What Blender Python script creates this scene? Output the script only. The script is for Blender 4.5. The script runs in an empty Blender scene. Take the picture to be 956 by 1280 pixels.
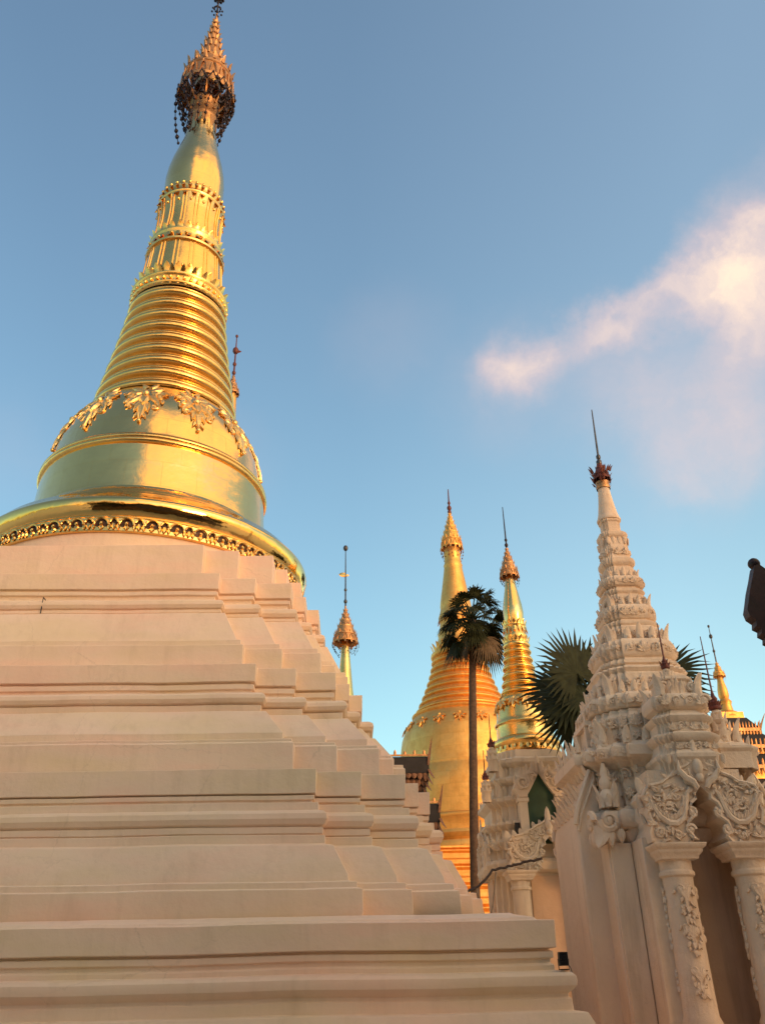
import bpy, bmesh, math, random
from mathutils import Vector, Matrix, noise
from mathutils.geometry import tessellate_polygon
R_ = math.radians
PI = math.pi
rnd = random.Random(7)
SC = bpy.context.scene
COL = SC.collection

# ------------------------------------------------------------------ materials
def new_mat(name):
    m = bpy.data.materials.new(name); m.use_nodes = True
    nt = m.node_tree
    return m, nt, nt.nodes['Principled BSDF']

def N(nt, t, **kw):
    n = nt.nodes.new(t)
    for k, v in kw.items():
        if k in n.inputs: n.inputs[k].default_value = v
        else: setattr(n, k, v)
    return n

def ramp(nt, stops):
    n = nt.nodes.new('ShaderNodeValToRGB'); e = n.color_ramp.elements
    while len(e) < len(stops): e.new(0.5)
    for i, (p, c) in enumerate(stops):
        e[i].position = p; e[i].color = (*c, 1) if len(c) == 3 else c
    return n

def plaster(name, light, dark, stain, bump=.25, streak=1.0, rough=.8, patch=0.):
    m, nt, b = new_mat(name); L = nt.links.new
    tc = N(nt, 'ShaderNodeTexCoord')
    n1 = N(nt, 'ShaderNodeTexNoise', Scale=.9, Detail=6.0, Roughness=.6); L(tc.outputs['Object'], n1.inputs['Vector'])
    r1 = ramp(nt, [(.3, dark), (.62, light)]); L(n1.outputs['Fac'], r1.inputs['Fac'])
    mp = N(nt, 'ShaderNodeMapping'); mp.inputs['Scale'].default_value = (2.2, 2.2, .25); L(tc.outputs['Object'], mp.inputs['Vector'])
    n2 = N(nt, 'ShaderNodeTexNoise', Scale=2.2, Detail=5.0, Roughness=.65); L(mp.outputs['Vector'], n2.inputs['Vector'])
    r2 = ramp(nt, [(.52, (0, 0, 0)), (.8, (1, 1, 1))]); L(n2.outputs['Fac'], r2.inputs['Fac'])
    ml = N(nt, 'ShaderNodeMath', operation='MULTIPLY'); ml.inputs[1].default_value = .55 * streak; L(r2.outputs['Color'], ml.inputs[0])
    mx = N(nt, 'ShaderNodeMix', data_type='RGBA'); L(ml.outputs[0], mx.inputs[0]); L(r1.outputs['Color'], mx.inputs[6]); mx.inputs[7].default_value = (*stain, 1)
    n4 = N(nt, 'ShaderNodeTexNoise', Scale=14., Detail=4.0, Roughness=.7); L(tc.outputs['Object'], n4.inputs['Vector'])
    r4 = ramp(nt, [(.66, (0, 0, 0)), (.78, (1, 1, 1))]); L(n4.outputs['Fac'], r4.inputs['Fac'])
    ml4 = N(nt, 'ShaderNodeMath', operation='MULTIPLY'); ml4.inputs[1].default_value = .3 * streak; L(r4.outputs['Color'], ml4.inputs[0])
    mx4 = N(nt, 'ShaderNodeMix', data_type='RGBA'); L(ml4.outputs[0], mx4.inputs[0]); L(mx.outputs[2], mx4.inputs[6]); mx4.inputs[7].default_value = (*[c * .7 for c in stain], 1)
    last = mx4.outputs[2]
    if patch:
        # coats of limewash of slightly different tint, hairline cracks
        m5 = N(nt, 'ShaderNodeMapping'); m5.inputs['Scale'].default_value = (.55, .55, 2.2); L(tc.outputs['Object'], m5.inputs['Vector'])
        n5 = N(nt, 'ShaderNodeTexNoise', Scale=1.1, Detail=4., Roughness=.55); L(m5.outputs['Vector'], n5.inputs['Vector'])
        r5 = ramp(nt, [(.32, (1.02, .94, .93)), (.5, (.98, .98, .96)), (.68, (.94, .96, .86))]); L(n5.outputs['Fac'], r5.inputs['Fac'])
        pm = N(nt, 'ShaderNodeMix', data_type='RGBA', blend_type='MULTIPLY'); pm.inputs[0].default_value = 1.; L(last, pm.inputs[6]); L(r5.outputs['Color'], pm.inputs[7])
        ds = N(nt, 'ShaderNodeTexNoise', Scale=2.6, Detail=6., Roughness=.7); L(tc.outputs['Object'], ds.inputs['Vector'])
        wv = N(nt, 'ShaderNodeMix', data_type='VECTOR'); wv.inputs[0].default_value = .22; L(tc.outputs['Object'], wv.inputs[4]); L(ds.outputs['Color'], wv.inputs[5])
        ck = N(nt, 'ShaderNodeTexVoronoi', feature='DISTANCE_TO_EDGE', Scale=.9); L(wv.outputs[1], ck.inputs['Vector'])
        cr = ramp(nt, [(0., (1, 1, 1)), (.006, (0, 0, 0))]); L(ck.outputs['Distance'], cr.inputs['Fac'])
        cm_ = N(nt, 'ShaderNodeMapRange'); L(n1.outputs['Fac'], cm_.inputs['Value']); cm_.inputs['From Min'].default_value = .48; cm_.inputs['From Max'].default_value = .6; cm_.inputs['To Max'].default_value = .2
        cc = N(nt, 'ShaderNodeMath', operation='MULTIPLY'); L(cr.outputs['Color'], cc.inputs[0]); L(cm_.outputs[0], cc.inputs[1])
        km = N(nt, 'ShaderNodeMix', data_type='RGBA'); L(cc.outputs[0], km.inputs[0]); L(pm.outputs[2], km.inputs[6]); km.inputs[7].default_value = (*[c * .5 for c in stain], 1)
        last = km.outputs[2]
    L(last, b.inputs['Base Color'])
    n3 = N(nt, 'ShaderNodeTexNoise', Scale=5.0, Detail=8.0, Roughness=.62); L(tc.outputs['Object'], n3.inputs['Vector'])
    bp = N(nt, 'ShaderNodeBump', Strength=bump, Distance=.05); L(n3.outputs['Fac'], bp.inputs['Height'])
    L(bp.outputs['Normal'], b.inputs['Normal'])
    b.inputs['Roughness'].default_value = rough
    b.inputs['Specular IOR Level'].default_value = .25
    return m

def gold(name, col, rough, wave=.04, fine=.1, tarn=(.45, .25, .08), tarn_amt=.3, wscale=1.6, fscale=22., plates=None):
    m, nt, b = new_mat(name); L = nt.links.new
    tc = N(nt, 'ShaderNodeTexCoord')
    n1 = N(nt, 'ShaderNodeTexNoise', Scale=2.5, Detail=6.0, Roughness=.65); L(tc.outputs['Object'], n1.inputs['Vector'])
    r1 = ramp(nt, [(.42, (0, 0, 0)), (.8, (1, 1, 1))]); L(n1.outputs['Fac'], r1.inputs['Fac'])
    ml = N(nt, 'ShaderNodeMath', operation='MULTIPLY'); ml.inputs[1].default_value = tarn_amt; L(r1.outputs['Color'], ml.inputs[0])
    mx = N(nt, 'ShaderNodeMix', data_type='RGBA'); L(ml.outputs[0], mx.inputs[0]); mx.inputs[6].default_value = (*col, 1); mx.inputs[7].default_value = (*tarn, 1)
    basecol = mx.outputs[2]; pl_r = None
    if plates:
        nu, ph_, amt = plates       # plates round the body, plate height
        sp = N(nt, 'ShaderNodeSeparateXYZ'); L(tc.outputs['Object'], sp.inputs[0])
        at = N(nt, 'ShaderNodeMath', operation='ARCTAN2'); L(sp.outputs['Y'], at.inputs[0]); L(sp.outputs['X'], at.inputs[1])
        au = N(nt, 'ShaderNodeMath', operation='MULTIPLY'); L(at.outputs[0], au.inputs[0]); au.inputs[1].default_value = nu / (2 * PI)
        zv = N(nt, 'ShaderNodeMath', operation='DIVIDE'); L(sp.outputs['Z'], zv.inputs[0]); zv.inputs[1].default_value = ph_
        cb = N(nt, 'ShaderNodeCombineXYZ'); L(au.outputs[0], cb.inputs[0]); L(zv.outputs[0], cb.inputs[1])
        bk_ = N(nt, 'ShaderNodeTexBrick', Scale=1.); bk_.offset = .5; L(cb.outputs[0], bk_.inputs['Vector'])
        bk_.inputs['Brick Width'].default_value = 1.; bk_.inputs['Row Height'].default_value = 1.; bk_.inputs['Mortar Size'].default_value = .012; bk_.inputs['Mortar Smooth'].default_value = .4
        bk_.inputs['Color1'].default_value = (1, 1, 1, 1); bk_.inputs['Color2'].default_value = (1 - amt, 1 - amt * 1.15, 1 - amt * 1.3, 1); bk_.inputs['Mortar'].default_value = (.84, .81, .76, 1)
        pm = N(nt, 'ShaderNodeMix', data_type='RGBA', blend_type='MULTIPLY'); pm.inputs[0].default_value = 1.; L(basecol, pm.inputs[6]); L(bk_.outputs['Color'], pm.inputs[7])
        basecol = pm.outputs[2]; pl_r = bk_.outputs['Color']
    L(basecol, b.inputs['Base Color'])
    n2 = N(nt, 'ShaderNodeTexNoise', Scale=wscale, Detail=3.0, Roughness=.5); L(tc.outputs['Object'], n2.inputs['Vector'])
    b1 = N(nt, 'ShaderNodeBump', Strength=wave, Distance=.4); L(n2.outputs['Fac'], b1.inputs['Height'])
    n3 = N(nt, 'ShaderNodeTexNoise', Scale=fscale, Detail=5.0, Roughness=.6); L(tc.outputs['Object'], n3.inputs['Vector'])
    b2 = N(nt, 'ShaderNodeBump', Strength=fine, Distance=.03); L(n3.outputs['Fac'], b2.inputs['Height']); L(b1.outputs['Normal'], b2.inputs['Normal'])
    L(b2.outputs['Normal'], b.inputs['Normal'])
    mr = N(nt, 'ShaderNodeMapRange'); mr.inputs['To Min'].default_value = rough * .8; mr.inputs['To Max'].default_value = rough * 1.5
    L(n1.outputs['Fac'], mr.inputs['Value']); ro = mr.outputs[0]
    if pl_r:
        iv = N(nt, 'ShaderNodeMath', operation='SUBTRACT'); iv.inputs[0].default_value = 1.; L(pl_r, iv.inputs[1])
        ad = N(nt, 'ShaderNodeMath', operation='MULTIPLY_ADD'); L(iv.outputs[0], ad.inputs[0]); ad.inputs[1].default_value = .45; L(ro, ad.inputs[2]); ro = ad.outputs[0]
    L(ro, b.inputs['Roughness'])
    b.inputs['Metallic'].default_value = 1.0
    return m

def simple(name, col, rough=.6, metal=0., col2=None, scale=6., bump=.15):
    m, nt, b = new_mat(name); L = nt.links.new
    tc = N(nt, 'ShaderNodeTexCoord')
    n1 = N(nt, 'ShaderNodeTexNoise', Scale=scale, Detail=5.0, Roughness=.6); L(tc.outputs['Object'], n1.inputs['Vector'])
    c2 = col2 or tuple(c * .55 for c in col)
    r1 = ramp(nt, [(.35, c2), (.65, col)]); L(n1.outputs['Fac'], r1.inputs['Fac']); L(r1.outputs['Color'], b.inputs['Base Color'])
    bp = N(nt, 'ShaderNodeBump', Strength=bump, Distance=.03); L(n1.outputs['Fac'], bp.inputs['Height']); L(bp.outputs['Normal'], b.inputs['Normal'])
    b.inputs['Roughness'].default_value = rough; b.inputs['Metallic'].default_value = metal
    return m

M = {}
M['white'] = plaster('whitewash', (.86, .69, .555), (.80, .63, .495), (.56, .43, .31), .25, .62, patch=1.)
M['stucco'] = plaster('stucco', (.84, .69, .54), (.74, .59, .455), (.40, .30, .21), .6, 1.0)
M['stucco2'] = plaster('shrine_stucco', (.78, .67, .52), (.66, .55, .42), (.36, .28, .2), .4, 1.0)
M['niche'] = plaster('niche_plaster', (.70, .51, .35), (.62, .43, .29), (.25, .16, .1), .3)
M['gold'] = gold('polished_gold', (1., .65, .24), .14, .06, .06, tarn_amt=.16, wscale=1.6, plates=(22, .55, .04))
M['gold_ring'] = gold('ring_gold', (1., .63, .20), .22, .08, .12, tarn_amt=.35)
M['gold_relief'] = gold('relief_gold', (1., .70, .28), .33, .1, .4, tarn=(.5, .3, .12), tarn_amt=.6)
M['gold_rim'] = gold('mirror_gold', (1., .62, .2), .06, .06, .03, tarn_amt=.1, wscale=2.)
M['gold_far'] = gold('leaf_gold', (1., .56, .16), .42, .12, .25, tarn=(.6, .28, .07), tarn_amt=.55, wscale=.9, fscale=9., plates=(26, .62, .13))
M['gold_dark'] = gold('old_gold', (.62, .34, .15), .42, .1, .3, tarn=(.28, .14, .08), tarn_amt=.7, fscale=30.)
M['recess'] = simple('shaded_recess', (.09, .04, .02), .5, .3, (.04, .02, .012), 12.)  # dark colour standing in for the shade inside the arches
M['bronze'] = simple('dark_bronze', (.05, .035, .04), .45, .6)
M['redmetal'] = simple('red_lacquer', (.22, .06, .04), .5, .3, (.09, .03, .03), 20.)
M['brown'] = simple('carved_teak', (.24, .11, .05), .55, .1, (.10, .045, .025), 14., .4)
M['darkroof'] = simple('dark_roof', (.022, .02, .022), .7)
M['maroon'] = simple('maroon_timber', (.05, .018, .02), .55, 0, (.025, .012, .014), 9.)
M['green'] = simple('green_paint', (.035, .09, .045), .55, 0, (.022, .06, .03), 4.)
M['frond'] = simple('palm_frond', (.035, .043, .018), .6, 0, (.016, .021, .009), 5.)
M['frond'].node_tree.nodes['Principled BSDF'].inputs['Specular IOR Level'].default_value = .12
M['deadfrond'] = simple('dry_frond', (.16, .11, .06), .8, 0, (.09, .06, .03), 6.)
M['bark'] = simple('palm_bark', (.13, .08, .05), .9, 0, (.07, .042, .027), 12., .6)
M['black'] = simple('black_plastic', (.015, .016, .017), .4)
M['cable'] = simple('cable_rubber', (.05, .035, .03), .6)
M['rope'] = simple('grey_rope', (.28, .23, .18), .8)
M['steel'] = simple('steel', (.12, .12, .13), .4, .8)
M['glass'] = simple('lamp_glass', (.02, .022, .025), .25)
M['window'] = simple('dark_window', (.02, .016, .014), .4)
M['marble'] = simple('marble_floor', (.6, .52, .42), .35, 0, (.48, .41, .33), 1.5, .03)

# ------------------------------------------------------------------ mesh builder
class MB:
    def __init__(s): s.v = []; s.f = []
    def add(s, vs, fs):
        o = len(s.v); s.v += [tuple(v) for v in vs]; s.f += [tuple(i + o for i in f) for f in fs]
    def loft(s, rings, closed=True, cap0=False, cap1=False):
        n = len(rings[0]); vs = [p for r in rings for p in r]; fs = []
        for i in range(len(rings) - 1):
            for j in range(n if closed else n - 1):
                k = (j + 1) % n
                fs.append((i * n + j, i * n + k, (i + 1) * n + k, (i + 1) * n + j))
        if cap0: fs.append(tuple(reversed(range(n))))
        if cap1: fs.append(tuple((len(rings) - 1) * n + j for j in range(n)))
        s.add(vs, fs)
    def lathe(s, prof, n=64, c=(0, 0), cap0=False, cap1=False, ph=0.):
        # profile from the bottom up, outward faces
        s.loft([[(c[0] + r * math.cos(ph + 2 * PI * j / n), c[1] + r * math.sin(ph + 2 * PI * j / n), z) for j in range(n)] for r, z in prof], True, cap0, cap1)
    def box(s, c, h, rot=None):
        vs = [Vector((x * h[0], y * h[1], z * h[2])) for x in (-1, 1) for y in (-1, 1) for z in (-1, 1)]
        if rot: vs = [rot @ v for v in vs]
        vs = [v + Vector(c) for v in vs]
        s.add(vs, [(0, 1, 3, 2), (4, 6, 7, 5), (0, 4, 5, 1), (2, 3, 7, 6), (0, 2, 6, 4), (1, 5, 7, 3)])
    def tube(s, pts, rad, n=6, cap=True):
        pts = [Vector(p) for p in pts]; rr = rad if isinstance(rad, (list, tuple)) else [rad] * len(pts)
        rings = []; up = Vector((.31, .17, .93))
        for i, p in enumerate(pts):
            t = (pts[min(i + 1, len(pts) - 1)] - pts[max(i - 1, 0)])
            if t.length < 1e-9: t = Vector((0, 0, 1))
            t.normalize(); a = t.cross(up)
            if a.length < .05: a = t.cross(Vector((1, 0, 0)))
            a.normalize(); b = t.cross(a); up = up - t * up.dot(t) * .0
            rings.append([p + (a * math.cos(2 * PI * k / n) + b * math.sin(2 * PI * k / n)) * rr[i] for k in range(n)])
        s.loft(rings, True, cap, cap)
    def ball(s, c, r, n=8, m=5, sz=1.):
        c = Vector(c); rings = []
        for i in range(1, m):
            a = -PI / 2 + PI * i / m
            rings.append([c + Vector((r * math.cos(a) * math.cos(2 * PI * j / n), r * math.cos(a) * math.sin(2 * PI * j / n), r * sz * math.sin(a))) for j in range(n)])
        s.loft(rings, True, True, True)
    def leaf(s, mf, cx, cy, ang, L, W, H, curl=0., bend=0., nt=7, ns=4):
        # raised leaf on a surface; mf(s, t, h) gives the 3-D point
        ca, sa = math.cos(ang), math.sin(ang); rings = []
        for i in range(nt + 1):
            t = i / nt
            w = W * (math.sin(PI * min(1, .12 + .88 * t) ** .8) if t < 1 else 0.) * .5 + .002
            off = bend * t * t * L
            row = []
            for j in range(ns + 1):
                q = -1 + 2 * j / ns
                x = q * w + off; y = t * L
                h = H * (1 - q * q) * math.sin(PI * (.15 + .8 * t)) ** .6 + curl * t * t - .004 * (abs(q) > .99) - .35 * H * (abs(q) < .1)
                row.append(mf(cx + x * ca + y * sa, cy - x * sa + y * ca, h))
            rings.append(row)
        s.loft(rings, False)
    def scroll(s, mf, cx, cy, r, turns, d, thick, a0=0., lift=.6):
        pts = []; rr = []; n = int(14 * turns)
        for i in range(n + 1):
            t = i / n; a = a0 + d * 2 * PI * turns * t; q = r * (1 - .86 * t)
            pts.append(mf(cx + q * math.cos(a), cy + q * math.sin(a), thick * lift)); rr.append(thick * (1 - .45 * t))
        s.tube(pts, rr, 5)
        s.ball(mf(cx, cy, thick * .5), thick * 1.25, 6, 4)
    def blade(s, base, up, out, W, H, T, curl=0., n=6, nt=6):
        # free-standing flame-shaped leaf: lens section, bending outwards
        base = Vector(base); up = Vector(up).normalized(); out = Vector(out).normalized(); side = up.cross(out); rings = []
        for i in range(nt + 1):
            t = i / nt; w = W * .5 * (.55 + .9 * t) * (1 - t) ** .75 * 1.35 + .003; th = T * .5 * (1 - .8 * t) + .002
            c = base + up * (H * t) + out * (curl * t * t)
            rings.append([c + side * (w * math.cos(2 * PI * k / n)) + out * (th * math.sin(2 * PI * k / n)) for k in range(n)])
        s.loft(rings, True, True, True)
    def prism(s, poly, f0, f1):
        # polygon (list of 2-D) extruded between two maps to 3-D
        n = len(poly); tri = tessellate_polygon([[Vector((p[0], p[1], 0)) for p in poly]])
        vs = [f0(*p) for p in poly] + [f1(*p) for p in poly]; fs = []
        for t in tri: fs.append(tuple(t)); fs.append(tuple(i + n for i in reversed(t)))
        for i in range(n): k = (i + 1) % n; fs.append((i, k, n + k, n + i))
        s.add(vs, fs)
    def build(s, name, mat, parent=None, smooth=35., bevel=0., fix=True):
        me = bpy.data.meshes.new(name)
        bm = bmesh.new(); vv = [bm.verts.new(v) for v in s.v]
        for f in s.f:
            try: bm.faces.new([vv[i] for i in f])
            except ValueError: pass
        bmesh.ops.remove_doubles(bm, verts=bm.verts, dist=1e-5)
        if fix: bmesh.ops.recalc_face_normals(bm, faces=bm.faces)
        bm.to_mesh(me); bm.free()
        me.materials.append(mat)
        if smooth:
            me.polygons.foreach_set('use_smooth', [True] * len(me.polygons))
            me.set_sharp_from_angle(angle=R_(smooth))
        o = bpy.data.objects.new(name, me); COL.objects.link(o)
        if parent: o.parent = parent
        if bevel:
            b = o.modifiers.new('bevel', 'BEVEL'); b.width = bevel; b.segments = 2; b.limit_method = 'ANGLE'; b.angle_limit = R_(40)
        return o

def thing(name, label, cat, loc=(0, 0, 0), rz=0., group=None):
    o = bpy.data.objects.new(name, None); COL.objects.link(o); o.location = loc; o.rotation_euler.z = rz
    o.empty_display_size = .3
    o['label'] = label; o['category'] = cat
    if group: o['group'] = group
    return o

def tag(o, label, cat, group=None):
    o['label'] = label; o['category'] = cat
    if group: o['group'] = group
    return o

# ------------------------------------------------------------------ plans and mouldings
def redent(R, w, d, sub=14):
    """square plan with stepped corners, half-size R; points counter-clockwise, from the front (-y) side"""
    a = R - 2 * w - 2 * d
    q = [(a, -R), (a, -(R - d)), (a + w, -(R - d)), (a + w, -(R - 2 * d)), (R - 2 * d, -(R - 2 * d)), (R - 2 * d, -(a + w)), (R - d, -(a + w)), (R - d, -a), (R, -a)]
    pts = []
    for k in range(4):
        c, s = [(1, 0), (0, 1), (-1, 0), (0, -1)][k]
        r = [(x * c - y * s, x * s + y * c) for x, y in q]
        pts += r
        nx, ny = (q[0][0] * -s - q[0][1] * c, q[0][0] * c - q[0][1] * s) if False else (None, None)
        # long face to the next corner
        c2, s2 = [(0, 1), (-1, 0), (0, -1), (1, 0)][k]
        nxt = (q[0][0] * c2 - q[0][1] * s2, q[0][0] * s2 + q[0][1] * c2)
        x0, y0 = r[-1]
        for i in range(1, sub):
            t = i / sub; pts.append((x0 + (nxt[0] - x0) * t, y0 + (nxt[1] - y0) * t))
    return pts

def square(R, sub=20):
    pts = []
    for k in range(4):
        c, s = [(1, 0), (0, 1), (-1, 0), (0, -1)][k]
        for i in range(sub):
            x, y = R, -R + 2 * R * i / sub
            pts.append((x * c - y * s, x * s + y * c))
    return pts

def wobble(p, amp, sc=.9):
    v = Vector(p); q = v * sc
    n = noise.noise_vector(q + Vector((3.1, 7.7, 1.3)))
    n2 = noise.noise_vector(q * 3.7 + Vector((9.1, 2.7, 5.3)))
    return v + n * amp + n2 * amp * .45

def plan_loft(mb, prof, plan, amp=0., cap0=False, cap1=False):
    mb.loft([[wobble((x, y, z), amp) if amp else (x, y, z) for x, y in plan(R)] for R, z in prof], True, cap0, cap1)

def torus(r_in, r_out, z0, z1, n=7):
    """bulging moulding, bottom to top"""
    return [(r_in + (r_out - r_in) * math.sin(PI * (i + .6) / (n + .2)) ** .7, z0 + (z1 - z0) * (.5 - .5 * math.cos(PI * i / (n - 1)))) for i in range(n)]

# ------------------------------------------------------------------ ornament
def acanthus(mb, mf, cx, cy, size, ang=0., n=5, h=.35):
    for k in range(n):
        a = ang + (k - (n - 1) / 2) * .62
        l = size * (1. - .13 * abs(k - (n - 1) / 2))
        mb.leaf(mf, cx, cy, a, l, size * .42, size * h, size * .12)
    mb.ball(mf(cx, cy, size * .1), size * .16, 6, 4)

def relief_band(mb, mf, s0, s1, t0, t1, cell, r, h=.28):
    n = max(1, round((s1 - s0) / cell)); c = (s1 - s0) / n; H = t1 - t0
    for i in range(n):
        x = s0 + (i + .5) * c; y = t0 + H * .5; sz = min(c, H)
        k = r.random()
        if k < .4:
            mb.scroll(mf, x + r.uniform(-.1, .1) * c, y, sz * .36, 1.5, r.choice((-1, 1)), sz * .085, r.uniform(0, 6))
            mb.leaf(mf, x - c * .3, t0 + H * .1, r.uniform(-.6, .6), H * .6, sz * .3, sz * h)
            mb.leaf(mf, x + c * .35, t0 + H * .9, PI + r.uniform(-.6, .6), H * .5, sz * .3, sz * h)
        elif k < .75:
            acanthus(mb, mf, x, t0 + H * .15, H * .75, r.uniform(-.3, .3), 5, .3)
        else:
            for j in range(6):
                mb.leaf(mf, x, y, j * PI / 3 + .3, sz * .42, sz * .28, sz * h)
            mb.ball(mf(x, y, sz * .06), sz * .13, 6, 4)

def face_map(k, R):
    """front face of a square plan at distance R, turned to side k; s runs along the face"""
    c, s = [(1, 0), (0, 1), (-1, 0), (0, -1)][k]
    def f(a, t, h): x, y = a, -(R + h); return Vector((x * c - y * s, x * s + y * c, t))
    return f

def side_out(k): return Vector([(0, -1, 0), (1, 0, 0), (0, 1, 0), (-1, 0, 0)][k])
def side_dir(k): return Vector([(1, 0, 0), (0, 1, 0), (-1, 0, 0), (0, -1, 0)][k])

def plan_depth(x, R, w, d):
    a = R - 2 * w - 2 * d; x = abs(x)
    return R if x <= a else R - d if x <= a + w else R - 2 * d

def antefixes(mb, R, z, h, n, w, d, sides=(0, 1, 2, 3), r=rnd, skip=0.):
    for k in sides:
        for i in range(n):
            if r.random() < skip: continue
            x = R * .86 * (-1 + 2 * (i + .5) / n); y = plan_depth(x, R, w, d) - h * .12
            big = 1.25 if abs(i - (n - 1) / 2) < .6 else 1. - .25 * r.random()
            b = side_dir(k) * x + side_out(k) * y + Vector((0, 0, z - .02))
            mb.blade(b, (0, 0, 1), side_out(k), h * .55, h * big, h * .3, h * .18)
            if h > .1: mb.ball(b + side_out(k) * h * .12 + Vector((0, 0, h * .25)), h * .12, 6, 4)

def corner_flames(mb, R, z, h, w, d):
    q = R - 2 * d
    for k in range(4):
        o = side_out(k) + side_dir(k)
        mb.blade(o * q * .93 + Vector((0, 0, z - .03)), (0, 0, 1), o, h * .5, h, h * .34, h * .32)
        for e in (side_out(k), side_dir(k)):
            mb.blade(o * q * .82 + e * q * .08 + Vector((0, 0, z - .03)), (0, 0, 1), e, h * .36, h * .7, h * .25, h * .25)

# ------------------------------------------------------------------ umbrella (hti) crowning a spire
def umbrella(root, z0, h, r, ntier, mat, bell_mat, chains, chain_len, spike_n=14, name='umbrella', n=28, beads=6, neck=.4, cpow=1.6, skirt=False):
    """z0 bottom of the widest hoop, h height up to the bud; sub-parts: hoops' spikes stay in the mesh, each chain is one sub-part"""
    mb = MB(); band = h * .2
    # widest hoop: open ring, slightly tapering
    ro, ru = r, r * .86
    mb.lathe([(ro * .93, z0), (ro, z0), (ro * 1.015, z0 + band * .12), (ro * .965, z0 + band * .16), (ru * 1.01, z0 + band * .85), (ru * 1.05, z0 + band * .88), (ru * 1.04, z0 + band), (ru * .9, z0 + band * 1.02), (ru * .86, z0 + band * .8), (ro * .9, z0 + .01 * h), (ro * .93, z0)], n)
    for k in range(spike_n):
        a = 2 * PI * k / spike_n; o = Vector((math.cos(a), math.sin(a), 0))
        # arched panel on the hoop
        pts = []
        for q in range(9):
            t = q / 8; b = PI * t
            rr_ = ro * .985 - (ro - ru) * .6 * (.2 + .55 * math.sin(b))
            aa = a + (t - .5) * 1.3 * PI / spike_n
            pts.append((rr_ * math.cos(aa), rr_ * math.sin(aa), z0 + band * (.16 + .62 * math.sin(b) ** .6)))
        mb.tube(pts, h * .008, 4)
        mb.blade(o * ru * 1.02 + Vector((0, 0, z0 + band)), (0, 0, 1), o, h * .035, h * .075, h * .02, h * .02, 5, 4)
        mb.blade(o * ro * .99 + Vector((0, 0, z0 + .01)), (0, 0, -1), o, h * .05, h * .07, h * .02, h * .01, 5, 4)
    # stacked smaller hoops
    zz = z0 + band; rr = ru * (.78 if skirt else .93); left = h * .72; tot = sum(.86 ** k for k in range(ntier))
    for k in range(ntier):
        hh = left * .86 ** k / tot; r1 = ru * (.72 if skirt else .93) * (1 - (k + 1) / (ntier + .6)) ** cpow + r * .04
        mb.lathe([(rr, zz - .01 * h), (rr * 1.0, zz + hh * .2), (rr * .94 + .0, zz + hh * .25), (r1 * 1.04, zz + hh * .9), (r1, zz + hh)], n)
        m = max(6, int(spike_n * (1 - .1 * k)))
        for j in range(m):
            a = 2 * PI * (j + .5 * (k % 2)) / m; o = Vector((math.cos(a), math.sin(a), 0))
            mb.blade(o * rr * 1.0 + Vector((0, 0, zz + hh * .1)), (0, 0, 1), o, h * .03, hh * .45, h * .018, h * .02, 5, 3)
        zz += hh; rr = r1
    mb.lathe([(rr, zz - .005), (rr * 1.3, zz + h * .012), (rr * 1.1, zz + h * .03), (rr * .6, zz + h * .05), (rr * .9, zz + h * .065), (.004, zz + h * .13)], 12)
    # struts from the neck to the hoop
    for k in range(8):
        a = 2 * PI * k / 8 + .2; o = Vector((math.cos(a), math.sin(a), 0))
        mb.tube([o * neck * r + Vector((0, 0, z0 - h * .14)), o * r * .8 + Vector((0, 0, z0 - h * .03)), o * r * .93 + Vector((0, 0, z0 + h * .02))], h * .008, 4)
    um = mb.build(name, mat, root, 40)
    if skirt:
        sk = MB(); m = 16
        for row, (ra, rb, za, zb_) in enumerate(((1.06, 1.0, .0, .07), (1.0, .88, .07, .13), (.88, .76, .13, .19))):
            for q in range(m):
                a0 = 2 * PI * (q + .5 * (row % 2)) / m; a1 = a0 + 2 * PI / m; pts = []
                for i in range(7):
                    t = i / 6; a = a0 + (a1 - a0) * t; w = math.sin(PI * t); rr_ = r * (ra + (rb - ra) * w)
                    pts.append((rr_ * math.cos(a), rr_ * math.sin(a), z0 + h * (.02 - za - (zb_ - za) * w)))
                sk.tube(pts, h * .0045, 4); sk.ball(pts[3], h * .011, 6, 4, 1.3)
                sk.tube([(r * .97 * math.cos(a0), r * .97 * math.sin(a0), z0 + h * .02), (r * ra * math.cos(a0), r * ra * math.sin(a0), z0 + h * (.02 - za))], h * .004, 4)
        sk.build('openwork_skirt', bell_mat, um, 50)
    # hanging strings of little bells
    for k in range(chains):
        c = MB(); a = 2 * PI * (k + rnd.uniform(-.2, .2)) / chains; o = Vector((math.cos(a), math.sin(a), 0)); L = chain_len * rnd.uniform(.75, 1.15)
        pts = []
        for i in range(beads + 1):
            t = i / beads
            rad = r * (1.05 + .06 * math.sin(PI * t) - (.5 if k % 3 else .3) * t ** 1.4)
            aa = a + .12 * math.sin(4 * t + k)
            p = Vector((rad * math.cos(aa), rad * math.sin(aa), z0 + .02 * h - L * t)); pts.append(p)
            if i: c.ball(p, h * rnd.uniform(.009, .015), 6, 4, 1.25)
        c.tube(pts, h * .0035, 3)
        c.build('bell_string', bell_mat, um, 60)
    return um, zz + h * .13

def antenna(root, z0, z1, r, mat, knobs=((.25, 2.5),), name='vane_rod', lean=(0, 0)):
    mb = MB(); top = Vector((lean[0], lean[1], z1)); b = Vector((0, 0, z0))
    mb.tube([b, b.lerp(top, .5), top], [r, r * .8, r * .45], 6)
    for t, s in knobs: mb.ball(b.lerp(top, t), r * s, 8, 5, 1.3)
    return mb.build(name, mat, root, 50)

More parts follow.
